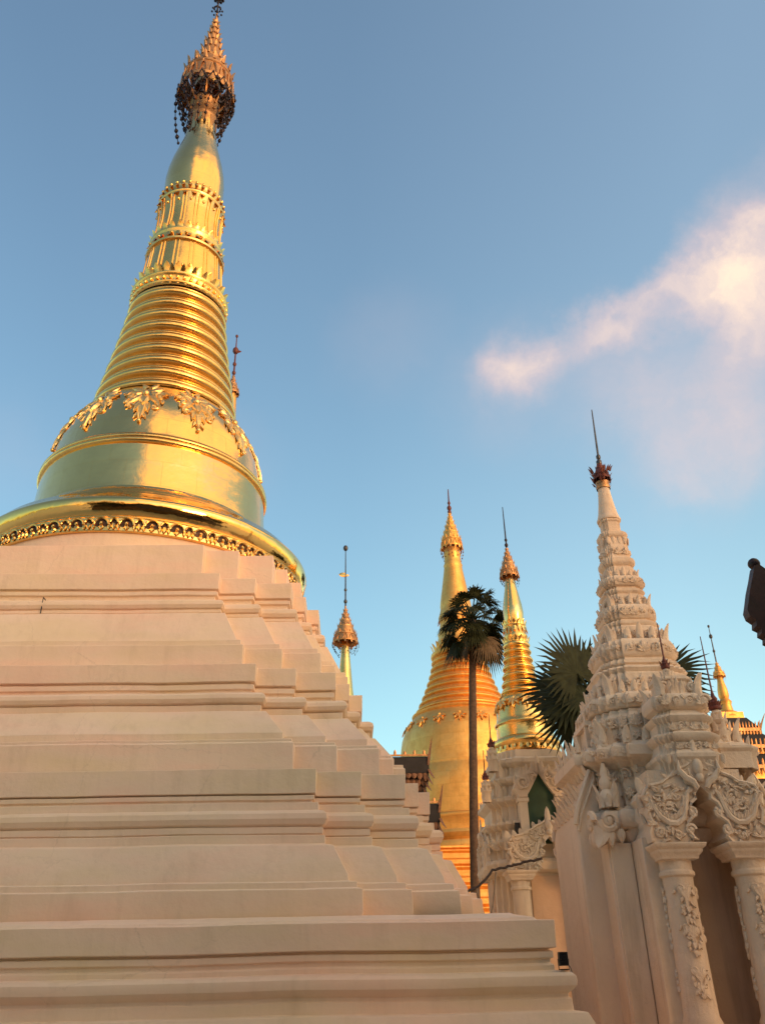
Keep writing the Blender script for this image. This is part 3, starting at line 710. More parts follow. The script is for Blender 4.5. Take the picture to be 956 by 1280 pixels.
# body: core walls, corner pilasters, side wings
mb = MB()
plan_loft(mb, [(1.16, 0), (1.16, .5), (1.13, .55), (1.12, .6), (1.12, 3.30)], lambda R: square(R, 8), .006, cap1=True)
mb.build('wall', S, tmp, 35, .014)
for k in (0, 2):
    mb = MB()
    for m in (-1, 1): mb.box(side_out(k) * 1.13 + side_dir(k) * (m * .96) + Vector((0, 0, 1.65)), (.14, .035, 1.64))
    mb.build('pilaster', S, tmp, 35, .01)
for k in range(4):
    if k in (1, 3):
        # plain side wall with a raking top and a row of leaf crests
        o, sd_ = side_out(k), side_dir(k); mb = MB()
        poly = [(1.05, 0), (1.40, 0), (1.40, 3.62), (1.36, 3.78), (1.28, 3.98), (1.12, 4.32), (1.05, 4.32)]
        mb.prism(poly, lambda a, t: o * a + sd_ * -.74 + Vector((0, 0, t)), lambda a, t: o * a + sd_ * .74 + Vector((0, 0, t)))
        mb.build('side_wall', S, tmp, 35, .03)
        mb = MB(); q = random.Random(40 + k)
        for i in range(7):
            y = -.66 + .22 * i
            for a, t, h in ((1.36, 3.80, .2), (1.26, 4.02, .22), (1.14, 4.30, .26)): mb.blade(o * a + sd_ * y + Vector((0, 0, t - .05)), (o.x * .35, o.y * .35, 1), o, .15, h * q.uniform(.8, 1.2), .08, .05)
        for e in (-.75, .75):
            mb.tube([o * a + sd_ * e + Vector((0, 0, t)) for a, t in ((1.41, 3.60), (1.37, 3.78), (1.29, 3.98), (1.13, 4.32))], .035, 6)
            mb.tube([o * a + sd_ * e + Vector((0, 0, t)) for a, t in ((1.38, 3.52), (1.33, 3.70), (1.23, 3.90), (1.08, 4.2))], .022, 6)
        mb.build('crest', S, tmp, 45)
        continue
    mb = MB(); o, sdir = side_out(k), side_dir(k)
    # side wing (plain plaster) with pilaster ends, niche between them
    for m in (-1, 1):
        e_ = .3 if k in (0, 2) else .21
        c = o * (1.0 + e_ * .95) + sdir * (m * .66) + Vector((0, 0, 1.65)); h = (abs(sdir.x) * .15 + abs(o.x) * e_, abs(sdir.y) * .15 + abs(o.y) * e_, 1.65)
        mb.box(c, h)
        c = o * 1.6 + sdir * (m * .64) + Vector((0, 0, 1.62)); h = (abs(sdir.x) * .10 + abs(o.x) * .07, abs(sdir.y) * .10 + abs(o.y) * .07, 1.62)
    mb.build('porch_wall', S, tmp, 35, .012)
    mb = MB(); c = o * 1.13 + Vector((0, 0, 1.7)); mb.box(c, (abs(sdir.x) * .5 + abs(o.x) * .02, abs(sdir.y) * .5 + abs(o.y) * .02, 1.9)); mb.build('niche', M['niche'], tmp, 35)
    for m in (-1, 1):
        if k in (0, 2): column(tmp, k, 1.64, m * .455, 1.0, 3.165, .195, S, k == 0, 5 + k)
    mb = MB()
    for m in (-1, 1): mb.box(o * 1.6 + sdir * (m * .455) + Vector((0, 0, .5)), (.3, .3, .5))
    mb.build('column_base', S, tmp, 35, .012)
    mb = MB(); gable(mb, k, 1.78, 0, 3.18, 1., 1.0, .62, 11 + k)
    mb.build('arch_gable', S, tmp, 45)

def orn_cornice(mb):
    # petal fringe, volutes at the corners
    for k in range(4):
        for i in range(9):
            x = -1.12 + 2.24 * (i + .5) / 9
            if abs(x) < .6: continue
            mb.blade(side_dir(k) * x + side_out(k) * (plan_depth(x, 1.30, .14 * 1.3, .09 * 1.3) - .05) + Vector((0, 0, 3.47)), (0, 0, -1), side_out(k), .2, .2, .1, -.02)
        o = side_out(k) + side_dir(k)
        for e, m in ((side_out(k), 1), (side_dir(k), -1)):
            fm = lambda a, t, h, k=k, e=e: side_out(k) * 1.10 + side_dir(k) * 1.10 + (side_dir(k) if e == side_out(k) else side_out(k)) * a + e * (.16 + h) + Vector((0, 0, t))
            mb.scroll(fm, 0., 3.56, .13, 1.6, m, .045, 0)
            mb.leaf(fm, .0, 3.45, PI, .22, .14, .06); mb.leaf(fm, -.14, 3.45, PI, .18, .12, .06)
        mb.blade(o * 1.2 + Vector((0, 0, 3.5)), (0, 0, -1), o, .3, .28, .2, .1)
tower_tier(tmp, [(1.14, 3.27), (1.2, 3.30), (1.26, 3.44), (1.22, 3.47)] + torus(1.24, 1.36, 3.47, 3.72) + [(1.2, 3.74), (1.15, 3.78)], tw, td, S, orn_cornice, 'cornice')
R1 = random.Random(21)
def orn_b(mb):
    for k in range(4):
        for x0, x1 in ((-1.05, -.58), (.58, 1.05)):
            fm0 = lambda a, t, h, k=k: side_dir(k) * a + side_out(k) * (plan_depth(a, 1.12, tw * 1.12, td * 1.12) + h) + Vector((0, 0, t))
            relief_band(mb, fm0, x0, x1, 3.80, 4.1, .26, R1); 
            relief_band(mb, fm0, x0, x1, 4.08, 4.34, .22, R1)
            fm1 = lambda a, t, h, k=k: side_dir(k) * a + side_out(k) * (plan_depth(a, 1.30, tw * 1.3, td * 1.3) + h) + Vector((0, 0, t))
            relief_band(mb, fm1, x0 * 1.15, x1 * 1.15, 4.41, 4.54, .13, R1)
            # seated bulb at the corner
        o = side_out(k) + side_dir(k)
        mb.lathe([(.0, 3.76), (.09, 3.78), (.11, 3.86), (.10, 3.95), (.06, 4.0), (.09, 4.06), (.08, 4.12), (.05, 4.18), (.06, 4.22), (.02, 4.36)], 12, ((o * 1.0).x, (o * 1.0).y))
        for j in range(7):
            aa = j * .9; mb.blade(o * 1.0 + Vector((.1 * math.cos(aa), .1 * math.sin(aa), 3.76)), (0, 0, 1), (math.cos(aa), math.sin(aa), 0), .09, .17, .05, .05)
        for e in (side_out(k), side_dir(k)): mb.blade(o * .92 + e * .14 + Vector((0, 0, 3.76)), (0, 0, 1), e, .13, .34, .08, .1)
tower_tier(tmp, [(1.12, 3.76), (1.12, 4.28), (1.16, 4.31), (1.2, 4.36), (1.28, 4.39), (1.31, 4.41), (1.31, 4.54), (1.26, 4.57), (1.24, 4.61), (1.0, 4.63)], tw, td, S, orn_b)
def orn_c(mb):
    fmk = lambda k, R: (lambda a, t, h: side_dir(k) * a + side_out(k) * (plan_depth(a, R, tw * R, td * R) + h) + Vector((0, 0, t)))
    for k in range(4):
        antefixes(mb, 1.26, 4.6, .26, 8, tw * 1.26, td * 1.26, (k,), R1)
        fm = fmk(k, .93)
        for x0, x1 in ((-.88, -.34), (.34, .88)):
            relief_band(mb, fm, x0, x1, 4.64, 4.9, .2, R1); relief_band(mb, fm, x0, x1, 4.88, 5.1, .17, R1)
        # framed recess
        for x in (-.27, .27): mb.box(side_dir(k) * x + side_out(k) * .95 + Vector((0, 0, 4.87)), (.04, .04, .22)); mb.blade(side_dir(k) * x + side_out(k) * .97 + Vector((0, 0, 5.02)), (0, 0, 1), side_out(k), .12, .22, .06)
        mb.box(side_out(k) * .95 + Vector((0, 0, 5.1)), (abs(side_dir(k).x) * .3 + .05, abs(side_dir(k).y) * .3 + .05, .035))
        for x in (-.12, 0, .12): mb.blade(side_dir(k) * x + side_out(k) * .95 + Vector((0, 0, 4.64)), (0, 0, 1), side_out(k), .11, .2, .06)
    corner_flames(mb, 1.24, 4.6, .4, tw * 1.24, td * 1.24)
    for k in range(4):
        fm = lambda a, t, h, k=k: side_dir(k) * a + side_out(k) * (plan_depth(a, .895, tw * .9, td * .9) + h) + Vector((0, 0, t))
        relief_band(mb, fm, -.75, .75, 5.23, 5.40, .2, R1, .2)
tower_tier(tmp, [(.95, 4.6), (.93, 4.66), (.93, 5.06), (.88, 5.1), (.84, 5.14), (.84, 5.18), (.80, 5.2)] + torus(.80, .90, 5.2, 5.43) + [(.78, 5.45), (.72, 5.47)], tw, td, S, orn_c)
def torus_relief(mb, R, z0, z1, cell, r):
    for k in range(4):
        def fm(a, t, h, k=k):
            q = (t - z0) / (z1 - z0); rr_ = R * (.885 + .115 * math.sin(PI * min(1, max(0, q))) ** .7)
            return side_dir(k) * a + side_out(k) * (plan_depth(a, rr_, tw * rr_, td * rr_) + h) + Vector((0, 0, t))
        relief_band(mb, fm, -R * .84, R * .84, z0 + .12 * (z1 - z0), z0 + .88 * (z1 - z0), cell, r, .16)
def orn_d(mb):
    torus_relief(mb, .605, 6.07, 6.36, .2, R1)
    antefixes(mb, .84, 5.43, .22, 9, tw * .84, td * .84, r=R1); corner_flames(mb, .85, 5.43, .34, tw * .85, td * .85)
    for k in range(4):
        fm = lambda a, t, h, k=k: side_dir(k) * a + side_out(k) * (plan_depth(a, .70, tw * .7, td * .7) + h) + Vector((0, 0, t))
        relief_band(mb, fm, -.66, .66, 5.48, 5.76, .2, R1)
        fm = lambda a, t, h, k=k: side_dir(k) * a + side_out(k) * (plan_depth(a, .60, tw * .6, td * .6) + h) + Vector((0, 0, t))
        for x in (-.42, -.2, .0, .24, .44): mb.ball(fm(x, 6.22, .0), .05, 7, 5)
tower_tier(tmp, [(.72, 5.44), (.70, 5.48), (.69, 5.76), (.66, 5.79), (.68, 5.82), (.70, 5.85), (.68, 5.88), (.60, 5.90), (.58, 5.93), (.62, 5.95), (.62, 6.0), (.56, 6.02), (.54, 6.06)] + torus(.53, .605, 6.07, 6.36) + [(.52, 6.37), (.46, 6.39)], tw, td, S, orn_d)
def orn_e(mb):
    torus_relief(mb, .43, 6.755, 7.0, .15, R1)
    antefixes(mb, .56, 6.35, .24, 5, tw * .56, td * .56, r=R1); corner_flames(mb, .56, 6.35, .3, tw * .56, td * .56)
    for k in range(4):
        fm = lambda a, t, h, k=k: side_dir(k) * a + side_out(k) * (plan_depth(a, .45, tw * .45, td * .45) + h) + Vector((0, 0, t))
        relief_band(mb, fm, -.40, .40, 6.4, 6.58, .16, R1)
        for x in (-.18, .18): mb.box(side_dir(k) * x + side_out(k) * .50 + Vector((0, 0, 6.45)), (.025, .025, .05))
tower_tier(tmp, [(.47, 6.36), (.455, 6.40), (.45, 6.6), (.42, 6.63), (.445, 6.66), (.445, 6.70), (.39, 6.72), (.38, 6.75)] + torus(.375, .43, 6.755, 7.0) + [(.37, 7.01), (.32, 7.03)], tw, td, S, orn_e)
def orn_f(mb):
    torus_relief(mb, .345, 7.365, 7.54, .12, R1)
    antefixes(mb, .39, 7.0, .17, 5, tw * .39, td * .39, r=R1); corner_flames(mb, .40, 7.0, .22, tw * .4, td * .4)
    for k in range(4):
        fm = lambda a, t, h, k=k: side_dir(k) * a + side_out(k) * (plan_depth(a, .33, tw * .33, td * .33) + h) + Vector((0, 0, t))
        relief_band(mb, fm, -.3, .3, 7.05, 7.19, .13, R1)
tower_tier(tmp, [(.335, 7.0), (.33, 7.04), (.325, 7.2), (.30, 7.22), (.335, 7.26), (.335, 7.3), (.29, 7.32), (.28, 7.36)] + torus(.29, .345, 7.365, 7.54) + [(.28, 7.55), (.24, 7.57)], tw, td, S, orn_f)
def orn_g(mb):
    antefixes(mb, .30, 7.54, .16, 5, tw * .3, td * .3, r=R1); corner_flames(mb, .30, 7.54, .16, tw * .3, td * .3)
    for k in range(4):
        fm = lambda a, t, h, k=k: side_dir(k) * a + side_out(k) * (plan_depth(a, .22, tw * .22, td * .22) + h) + Vector((0, 0, t))
        relief_band(mb, fm, -.2, .2, 7.96, 8.12, .12, R1)
        for x in (-.14, -.05, .05, .14): mb.blade(side_dir(k) * x + side_out(k) * .215 + Vector((0, 0, 8.3)), (0, 0, -1), side_out(k), .08, .13, .04)
tower_tier(tmp, [(.25, 7.54), (.245, 7.60), (.24, 7.74), (.22, 7.76), (.265, 7.80), (.275, 7.84), (.27, 7.9), (.23, 7.92), (.22, 7.95), (.21, 8.28), (.19, 8.3), (.225, 8.33), (.235, 8.37), (.235, 8.41), (.2, 8.43), (.15, 8.44), (.15, 8.5), (.15, 8.64), (.17, 8.66), (.17, 8.7), (.16, 8.71)], tw, td, S, orn_g)
mb = MB(); mb.lathe([(.2, 8.70), (.205, 8.73), (.19, 8.76), (.165, 8.85), (.14, 9.0), (.115, 9.2), (.10, 9.36), (.095, 9.5)], 32, cap1=True, cap0=True); mb.build('shaft', S, tmp, 50)
mb = MB(); mb.lathe([(.12, 9.36), (.125, 9.40), (.115, 9.46), (.12, 9.50), (.1, 9.52)], 24)
umb_h = .62
mb.build('collar', M['gold_dark'], tmp, 50)
uu, zt = umbrella(tmp, 9.56, .48, .155, 3, M['redmetal'], M['bronze'], 12, .22, 10, beads=3, neck=.5)
mb = MB()
for k in range(26):
    a = rnd.uniform(0, 6.28); q = rnd.uniform(.11, .2); p = Vector((q * math.cos(a), q * math.sin(a), rnd.uniform(9.48, 9.78)))
    mb.blade(p, (math.cos(a) * .4, math.sin(a) * .4, 1), (math.cos(a), math.sin(a), 0), .05, .1, .03, .02, 5, 3)
mb.build('spike_crown', M['redmetal'], uu, 50)
antenna(tmp, 9.9, 11.1, .022, M['steel'], ((.12, 2.), (.02, 2.5)), 'vane_rod', (.03, .0))

# porch tower over the front gable (and the same on the other sides)
for k in (0, 2):
    o, sdir = side_out(k), side_dir(k)
    mb = MB(); ctr = o * 1.38
    pp = lambda R, ctr=ctr: [(ctr.x + a, ctr.y + b) for a, b in redent(R, .12 * R, .1 * R, 5)]
    plan_loft(mb, [(.40, 3.95), (.42, 4.2), (.46, 4.24), (.46, 4.29), (.42, 4.32), (.39, 4.36), (.38, 4.45), (.41, 4.47), (.45, 4.52), (.45, 4.56), (.40, 4.58), (.36, 4.60), (.36, 4.72), (.40, 4.75), (.42, 4.80), (.38, 4.83), (.33, 4.86), (.30, 4.9)] + torus(.30, .39, 4.92, 5.12) + [(.28, 5.13), (.24, 5.16), (.23, 5.32), (.26, 5.35), (.25, 5.4), (.15, 5.42)], pp, .006, cap1=True)
    fm = lambda a, t, h: sdir * a + o * (1.38 + .36 + h) + Vector((0, 0, t))
    relief_band(mb, fm, -.3, .3, 4.6, 4.74, .14, R1)
    fm = lambda a, t, h: sdir * a + o * (1.38 + .385 + h) + Vector((0, 0, t))
    relief_band(mb, fm, -.32, .32, 4.93, 5.1, .16, R1, .2)
    fm = lambda a, t, h: sdir * a + o * (1.38 + .40 + h) + Vector((0, 0, t))
    relief_band(mb, fm, -.36, .36, 4.34, 4.46, .13, R1, .25)
    for i in range(9): mb.blade(o * 1.80 + sdir * (-.36 + .09 * i) + Vector((0, 0, 4.27)), (0, 0, -1), o, .08, .12, .05, .0)
    for m in (-1, 1):
        mb.blade(o * 1.66 + sdir * (m * .26) + Vector((0, 0, 5.1)), (0, 0, 1), o + sdir * m, .18, .3, .12, .1)
        mb.blade(o * 1.12 + sdir * (m * .26) + Vector((0, 0, 5.1)), (0, 0, 1), sdir * m, .18, .26, .12, .1)
        mb.scroll(lambda a, t, h, m=m: sdir * (m * .3 + a) + o * (1.70 + h) + Vector((0, 0, t)), 0, 5.02, .085, 1.4, m, .03)
        mb.scroll(lambda a, t, h, m=m: sdir * (m * .2 + a) + o * (1.62 + h) + Vector((0, 0, t)), 0, 5.24, .07, 1.4, -m, .026)
        # shoulders of the gable vault
        mb.box(o * 1.42 + sdir * (m * .42) + Vector((0, 0, 3.98)), (.19, .19, .14))
    for i in range(12):
        x = R1.uniform(-.28, .28); mb.blade(o * (1.55 + R1.uniform(0, .1)) + sdir * x + Vector((0, 0, 5.12)), (0, 0, 1), o, .1, R1.uniform(.12, .26), .07, .06)
    mb.build('porch_tower', S, tmp, 45, .004)

def turret(root, x, y, z, s, mat, rod, lean=0., h0=.0):
    mb = MB(); prof = [(.17, -.35), (.17, 0), (.2, .03), (.2, .07), (.14, .1), (.13, .2), (.17, .23), (.18, .29), (.12, .33), (.09, .4), (.11, .44), (.07, .5), (.05, .58)]
    mb.lathe([(r * s, z + q * s) for r, q in prof], 16, (x, y))
    for k in range(8):
        a = 2 * PI * k / 8; o = Vector((math.cos(a), math.sin(a), 0))
        mb.blade(Vector((x, y, z)) + o * .19 * s + Vector((0, 0, .05 * s)), (0, 0, 1), o, .12 * s, .2 * s, .06 * s, .04 * s)
        mb.blade(Vector((x, y, z)) + o * .15 * s + Vector((0, 0, .28 * s)), (0, 0, 1), o, .09 * s, .16 * s, .05 * s, .04 * s)
    t = mb.build('turret', mat, root, 45)
    mb = MB(); zc = z + .5 * s
    mb.lathe([(r * s, zc + q * s) for r, q in [(.06, 0), (.12, .02), (.13, .06), (.10, .12), (.11, .15), (.07, .2), (.08, .23), (.04, .3), (.02, .4)]], 14, (x, y))
    for k in range(14):
        a = 2 * PI * k / 14; o = Vector((math.cos(a), math.sin(a), 0))
        mb.blade(Vector((x, y, zc + rnd.uniform(.0, .15) * s)) + o * .11 * s, (0, 0, 1), o, .05 * s, .1 * s, .03 * s, .05 * s, 5, 3)
    mb.tube([(x, y, zc + .38 * s), (x + lean * .5, y, zc + .38 * s + rod * .5), (x + lean, y, zc + .38 * s + rod)], [.014, .011, .007], 5)
    mb.build('umbrella', M['redmetal'], t, 50)
    return t
turret(tmp, .74, -1.0, 4.72, .72, S, .85)
turret(tmp, -.06, -1.50, 5.28, .5, S, .5)
mb = MB()   # shoulder block that carries the turret
for m in (1,):
    plan_loft(mb, [(.34, 4.2), (.34, 4.42), (.38, 4.46), (.38, 4.5), (.3, 4.52), (.28, 4.56)], lambda R: [(.74 * m + a, -1.0 + b) for a, b in redent(R, .1 * R, .1 * R, 3)], .005, cap1=True)
mb.build('turret_base', S, tmp, 40, .005)

# ---- middle shrine, carrying a gilded stupa
sh = thing('shrine', 'smaller white shrine with a green arched niche and a gold stupa on top', 'shrine', (4.0, 20, 0))
S2 = M['stucco2']
mb = MB(); plan_loft(mb, [(1.15, 0), (1.1, .4), (1.05, .5), (1.05, 3.75), (1.2, 3.8), (1.25, 3.95), (1.22, 4.02), (1.12, 4.05)], lambda R: redent(R, .14, .1, 6), .008, cap1=True); mb.build('wall', S2, sh, 40, .01)
def orn_s(mb):
    r = random.Random(5)
    for k in range(4):
        for x in (-.9, .9): 
            fm = lambda a, t, h, k=k: side_dir(k) * a + side_out(k) * (plan_depth(a, 1.0, .14, .1) + h) + Vector((0, 0, t))
            relief_band(mb, fm, x - .15, x + .15, 4.2, 4.6, .15, r)
    corner_flames(mb, 1.12, 5.28, .4, .14, .1); corner_flames(mb, 1.16, 4.72, .3, .14, .1); corner_flames(mb, 1.0, 5.72, .34, .14, .1)
    antefixes(mb, 1.1, 5.28, .22, 8, .14, .1, r=r); 
tower_tier(sh, [(1.12, 4.02), (1.1, 4.1), (1.1, 4.25), (1.16, 4.3), (1.2, 4.38), (1.12, 4.42), (1.08, 4.5), (1.08, 4.62), (1.15, 4.66), (1.2, 4.72), (1.18, 4.78), (1.05, 4.8), (1.02, 4.9), (1.02, 5.1), (1.08, 5.14), (1.15, 5.2), (1.15, 5.28), (1.0, 5.32), (.94, 5.4), (.93, 5.55), (.98, 5.58), (1.04, 5.64), (1.04, 5.7), (.92, 5.74), (.86, 5.8), (.84, 5.95), (.90, 5.98), (.96, 6.04), (.96, 6.12), (.84, 6.16), (.76, 6.2), (.74, 6.36), (.6, 6.4)], .13, .09, S2, orn_s)
for k in (0, 1, 3):
    o, sdir = side_out(k), side_dir(k)
    if k == 0:
        for m in (-1, 1): column(sh, k, 1.32, m * .66, 1., 3.74, .19, S2, False)
    mb = MB(); gable(mb, k, 1.45 if k == 0 else 1.2, 0, 3.74, 1.15 if k == 0 else .9, .95, .5 if k == 0 else .2, 31 + k, False); mb.build('arch_gable', S2, sh, 45)
    mb = MB(); mb.box(o * 1.06 + Vector((0, 0, 2.2)), (abs(sdir.x) * .4 + abs(o.x) * .02, abs(sdir.y) * .4 + abs(o.y) * .02, 1.5)); mb.build('niche', M['niche'], sh)
    # upper niche: painted panel framed by pilasters under a small pointed gable
    if k: continue
    nx = -.06
    fm = lambda a, t, h: sdir * (a + nx) + o * (1.2 + h) + Vector((0, 0, t))
    mb = MB(); arch = [(-.31, 4.3), (.31, 4.3), (.31, 5.12), (.26, 5.28), (.15, 5.46), (0, 5.72), (-.15, 5.46), (-.26, 5.28), (-.31, 5.12)]
    mb.prism(arch, lambda a, t: fm(a, t, .02), lambda a, t: fm(a, t, -.25)); mb.build('niche_panel', M['green'], sh, 30)
    mb = MB()
    for m in (-1, 1):
        mb.box(fm(m * .39, 4.72, .0), (abs(sdir.x) * .085 + abs(o.x) * .14, abs(sdir.y) * .085 + abs(o.y) * .14, .44))
        mb.box(fm(m * .39, 5.16, .02), (abs(sdir.x) * .115 + abs(o.x) * .14, abs(sdir.y) * .115 + abs(o.y) * .14, .04))
        mb.box(fm(m * .39, 5.24, .03), (abs(sdir.x) * .10 + abs(o.x) * .14, abs(sdir.y) * .10 + abs(o.y) * .14, .03))
        wing = [(m * .28, 5.27), (m * .24, 5.32), (m * .14, 5.48), (0, 5.72), (0, 5.93), (m * .12, 5.82), (m * .3, 5.75), (m * .48, 5.6), (m * .56, 5.4), (m * .5, 5.27)]
        mb.prism(wing, lambda a, t: fm(a, t, .12), lambda a, t: fm(a, t, -.25))
        f2 = lambda a, t, h: fm(a, t, .12 + h)
        mb.scroll(f2, m * .36, 5.52, .14, 1.6, m, .03, 0); mb.scroll(f2, m * .16, 5.66, .07, 1.3, -m, .022, 0)
        for q in range(14): 
            a, t = rnd.uniform(.1, .5), rnd.uniform(5.3, 5.75)
            if t > 5.84 - .45 * a or t < 5.7 - 1.5 * a: continue
            mb.leaf(f2, m * a, t, rnd.uniform(0, 6.2), .11, .06, .04, .01)
        for (a, t) in ((.1, 5.84), (.24, 5.77), (.38, 5.68), (.5, 5.54)): mb.blade(fm(m * a, t - .03, .0), (0, 0, 1), o, .1, .18, .06, .03)
    mb.blade(fm(0, 5.84, .02), (0, 0, 1), o, .12, .3, .08)
    mb.build('niche_gable', S2, sh, 45)
turret(sh, -1.0, -1.12, 6.0, .62, S2, .5); turret(sh, -1.2, -1.22, 5.32, .55, S2, .42); turret(sh, 1.0, -1.12, 6.0, .62, S2, .5)
# dark slot window beside the niche
mb = MB(); mb.box((-.60, -1.16, 4.55), (.05, .06, .17)); mb.build('window', M['window'], sh, 30)
# gilded stupa on the shrine
mb = MB(); mb.lathe([(.62, 6.36), (.75, 6.38), (.76, 6.44), (.70, 6.47), (.72, 6.50), (.78, 6.53), (.80, 6.6), (.78, 6.68), (.70, 6.72), (.66, 6.76)], 72); 
for k in range(26):
    a = 2 * PI * k / 26; o = Vector((math.cos(a), math.sin(a), 0)); mb.blade(o * .74 + Vector((0, 0, 6.52)), (0, 0, -1), o, .15, .12, .04, .03)
mb.build('gilded_rim', M['gold_ring'], sh, 50)
mb = MB(); mb.lathe([(.68, 6.7), (.66, 6.82), (.655, 7.0), (.66, 7.04), (.69, 7.06), (.69, 7.10), (.65, 7.13), (.64, 7.2), (.615, 7.4), (.56, 7.6), (.50, 7.74)], 72); mb.build('bell', M['gold_ring'], sh, 55)
mb = MB()
for k in range(12):
    a = 2 * PI * k / 12
    def bm3(s, t, h, a=a): r = interp([(7.0, .66), (7.2, .64), (7.4, .615), (7.6, .56), (7.75, .49)], t) + h; return Vector((r * math.cos(a + s / .6), r * math.sin(a + s / .6), t))
    acanthus(mb, bm3, 0, 7.62, .26, PI, 5, .35)
    mb.scroll(bm3, -.09, 7.58, .05, 1.2, 1, .016); mb.scroll(bm3, .09, 7.58, .05, 1.2, -1, .016)
mb.build('garland', M['gold_relief'], sh, 50)
mb = MB(); mb.lathe([(.5, 7.7), (.53, 7.74), (.49, 7.78)] + ring_spire(7.78, 9.0, .46, .30, 6, 1.25, .75) + [(.31, 9.0), (.335, 9.05), (.31, 9.1), (.28, 9.12), (.27, 9.2), (.3, 9.26), (.28, 9.32), (.265, 9.4), (.26, 9.5), (.285, 9.55), (.255, 9.6), (.24, 9.66), (.245, 9.7)], 64)
petals(mb, .29, 9.08, 14, .13, .17, .07); petals(mb, .265, 9.54, 14, .12, .15, .05); petals(mb, .28, 9.5, 14, .1, .13, .04, -1)
mb.build('ringed_spire', M['gold_ring'], sh, 55)
mb = MB(); mb.lathe([(.235, 9.66), (.25, 9.85), (.255, 9.95), (.235, 10.15), (.19, 10.4), (.145, 10.65), (.12, 10.85), (.11, 11.1)], 48); mb.build('banana_bud', M['gold'], sh, 60)
umbrella(sh, 10.92, .95, .25, 5, M['gold_dark'], M['bronze'], 16, .26, 12, beads=3, neck=.42)
antenna(sh, 11.75, 13.0, .022, M['bronze'], ((.08, 2.2), (.2, 1.8)))

# ================================================================== TIERED PAVILIONS
def eave_tier(root, cx, cy, R, z, rise, mat_roof, mat_board, teeth_n, flame):
    """square roof skirt: dark soffit and roof, carved bargeboard with pendants, upturned corner finials"""
    mb = MB(); mb.loft([[(cx + a * q, cy + b * q, zz) for a, b in ((-1, -1), (1, -1), (1, 1), (-1, 1))] for q, zz in ((R * .55, z - .02), (R * .97, z), (R, z + .06), (R * .62, z + rise))], True, True, True)
    mb.build('roof', mat_roof, root, 30)
    mb = MB()
    for k in range(4):
        o, s = side_out(k), side_dir(k); c = Vector((cx, cy, 0))
        mb.box(c + o * (R + .02) + Vector((0, 0, z + .02)), (abs(s.x) * R + abs(o.x) * .02 - .03 * abs(s.x), abs(s.y) * R + abs(o.y) * .02 - .03 * abs(s.y), .05))
        for i in range(teeth_n):
            x = R * (-1 + 2 * (i + .5) / teeth_n)
            mb.blade(c + o * (R + .03) + s * x + Vector((0, 0, z + .06)), (0, 0, 1), o, R * 1.1 / teeth_n, flame * .55, .04, .04)
            mb.blade(c + o * (R + .03) + s * x + Vector((0, 0, z)), (0, 0, -1), o, R * 1.2 / teeth_n, flame * .6, .04, .0)
        d = o + s
        mb.blade(c + d * R * .98 + Vector((0, 0, z - .02)), (d.x * .25, d.y * .25, 1), d, flame * .35, flame * 1.5, .06, .08)
        mb.blade(c + d * R * .9 + o * R * .1 + Vector((0, 0, z - .02)), (d.x * .1, d.y * .1, 1), d, flame * .3, flame * .9, .05, .05)
    mb.build('bargeboard', mat_board, root, 40)

pv = thing('pavilion', 'dark roofed pavilion with carved brown tiers, half hidden behind the white terraces', 'pavilion', (.9, 26.2, 0))
for sx in (-1, 1):
    for sy in (-1, 1):
        mb = MB(); mb.lathe([(.16, 0), (.14, .3), (.13, 5.2)], 12, (sx * 1.2, sy * 1.2)); mb.build('post', M['brown'], pv, 40)
mb = MB(); mb.box((0, 0, 6.3), (.8, .8, 1.1)); mb.build('wall', M['brown'], pv, 30)
def dark_tier(R, z0, z1):
    mb = MB(); mb.loft([[(a * q, b * q, z) for a, b in ((-1, -1), (1, -1), (1, 1), (-1, 1))] for q, z in ((R * .6, z0 + .02), (R * .985, z0), (R, z0 + .05), (R * .985, z1 - .04), (R * .95, z1), (R * .45, z1 + .12))], True, True, True)
    mb.build('roof', M['darkroof'], pv, 30)
    mb = MB(); q = random.Random(int(z0 * 10))
    for k in range(4):
        o, sd_ = side_out(k), side_dir(k); d = o + sd_
        for i in range(15):
            x = R * (-1 + 2 * (i + .5) / 15)
            for st in range(3):    # three stepped rows of carved pendants under the roof
                mb.blade(o * (R * (.97 - .07 * st)) + sd_ * x * (.97 - .05 * st) + Vector((0, 0, z0 + .02 - .17 * st)), (0, 0, -1), o, .17, q.uniform(.16, .26), .05, .02)
        for st in range(3): mb.box(o * R * (.95 - .07 * st) + Vector((0, 0, z0 - .03 - .17 * st)), (abs(sd_.x) * R * (.93 - .07 * st) + .02, abs(sd_.y) * R * (.93 - .07 * st) + .02, .035))
        for st in range(4):        # corner bracket curling down
            mb.blade(d * R * (.99 - .04 * st) + Vector((0, 0, z0 + .1 - .16 * st)), (d.x * .3, d.y * .3, -1), d, .16, .3, .06, .08)
        mb.blade(d * R * .98 + Vector((0, 0, z1 - .25)), (d.x * .12, d.y * .12, 1), d, .12, .75, .05, .05)
    mb.build('fretwork', M['brown'], pv, 40)
    mb = MB()
    for k in range(4):
        o, sd_ = side_out(k), side_dir(k)
        mb.box(o * R * .99 + Vector((0, 0, z1 + .03)), (abs(sd_.x) * R * .98 + .02, abs(sd_.y) * R * .98 + .02, .025))
        for i in range(9): mb.blade(o * R * .99 + sd_ * R * (-1 + 2 * (i + .5) / 9) + Vector((0, 0, z1 + .04)), (0, 0, 1), o, .09, q.uniform(.07, .16), .03, .02)
        d = o - sd_; mb.blade(o * R * .99 - sd_ * R * .25 + Vector((0, 0, z1 + .04)), (0, 0, 1), o, .16, .26, .04)
    mb.build('crest', M['gold_dark'], pv, 40)
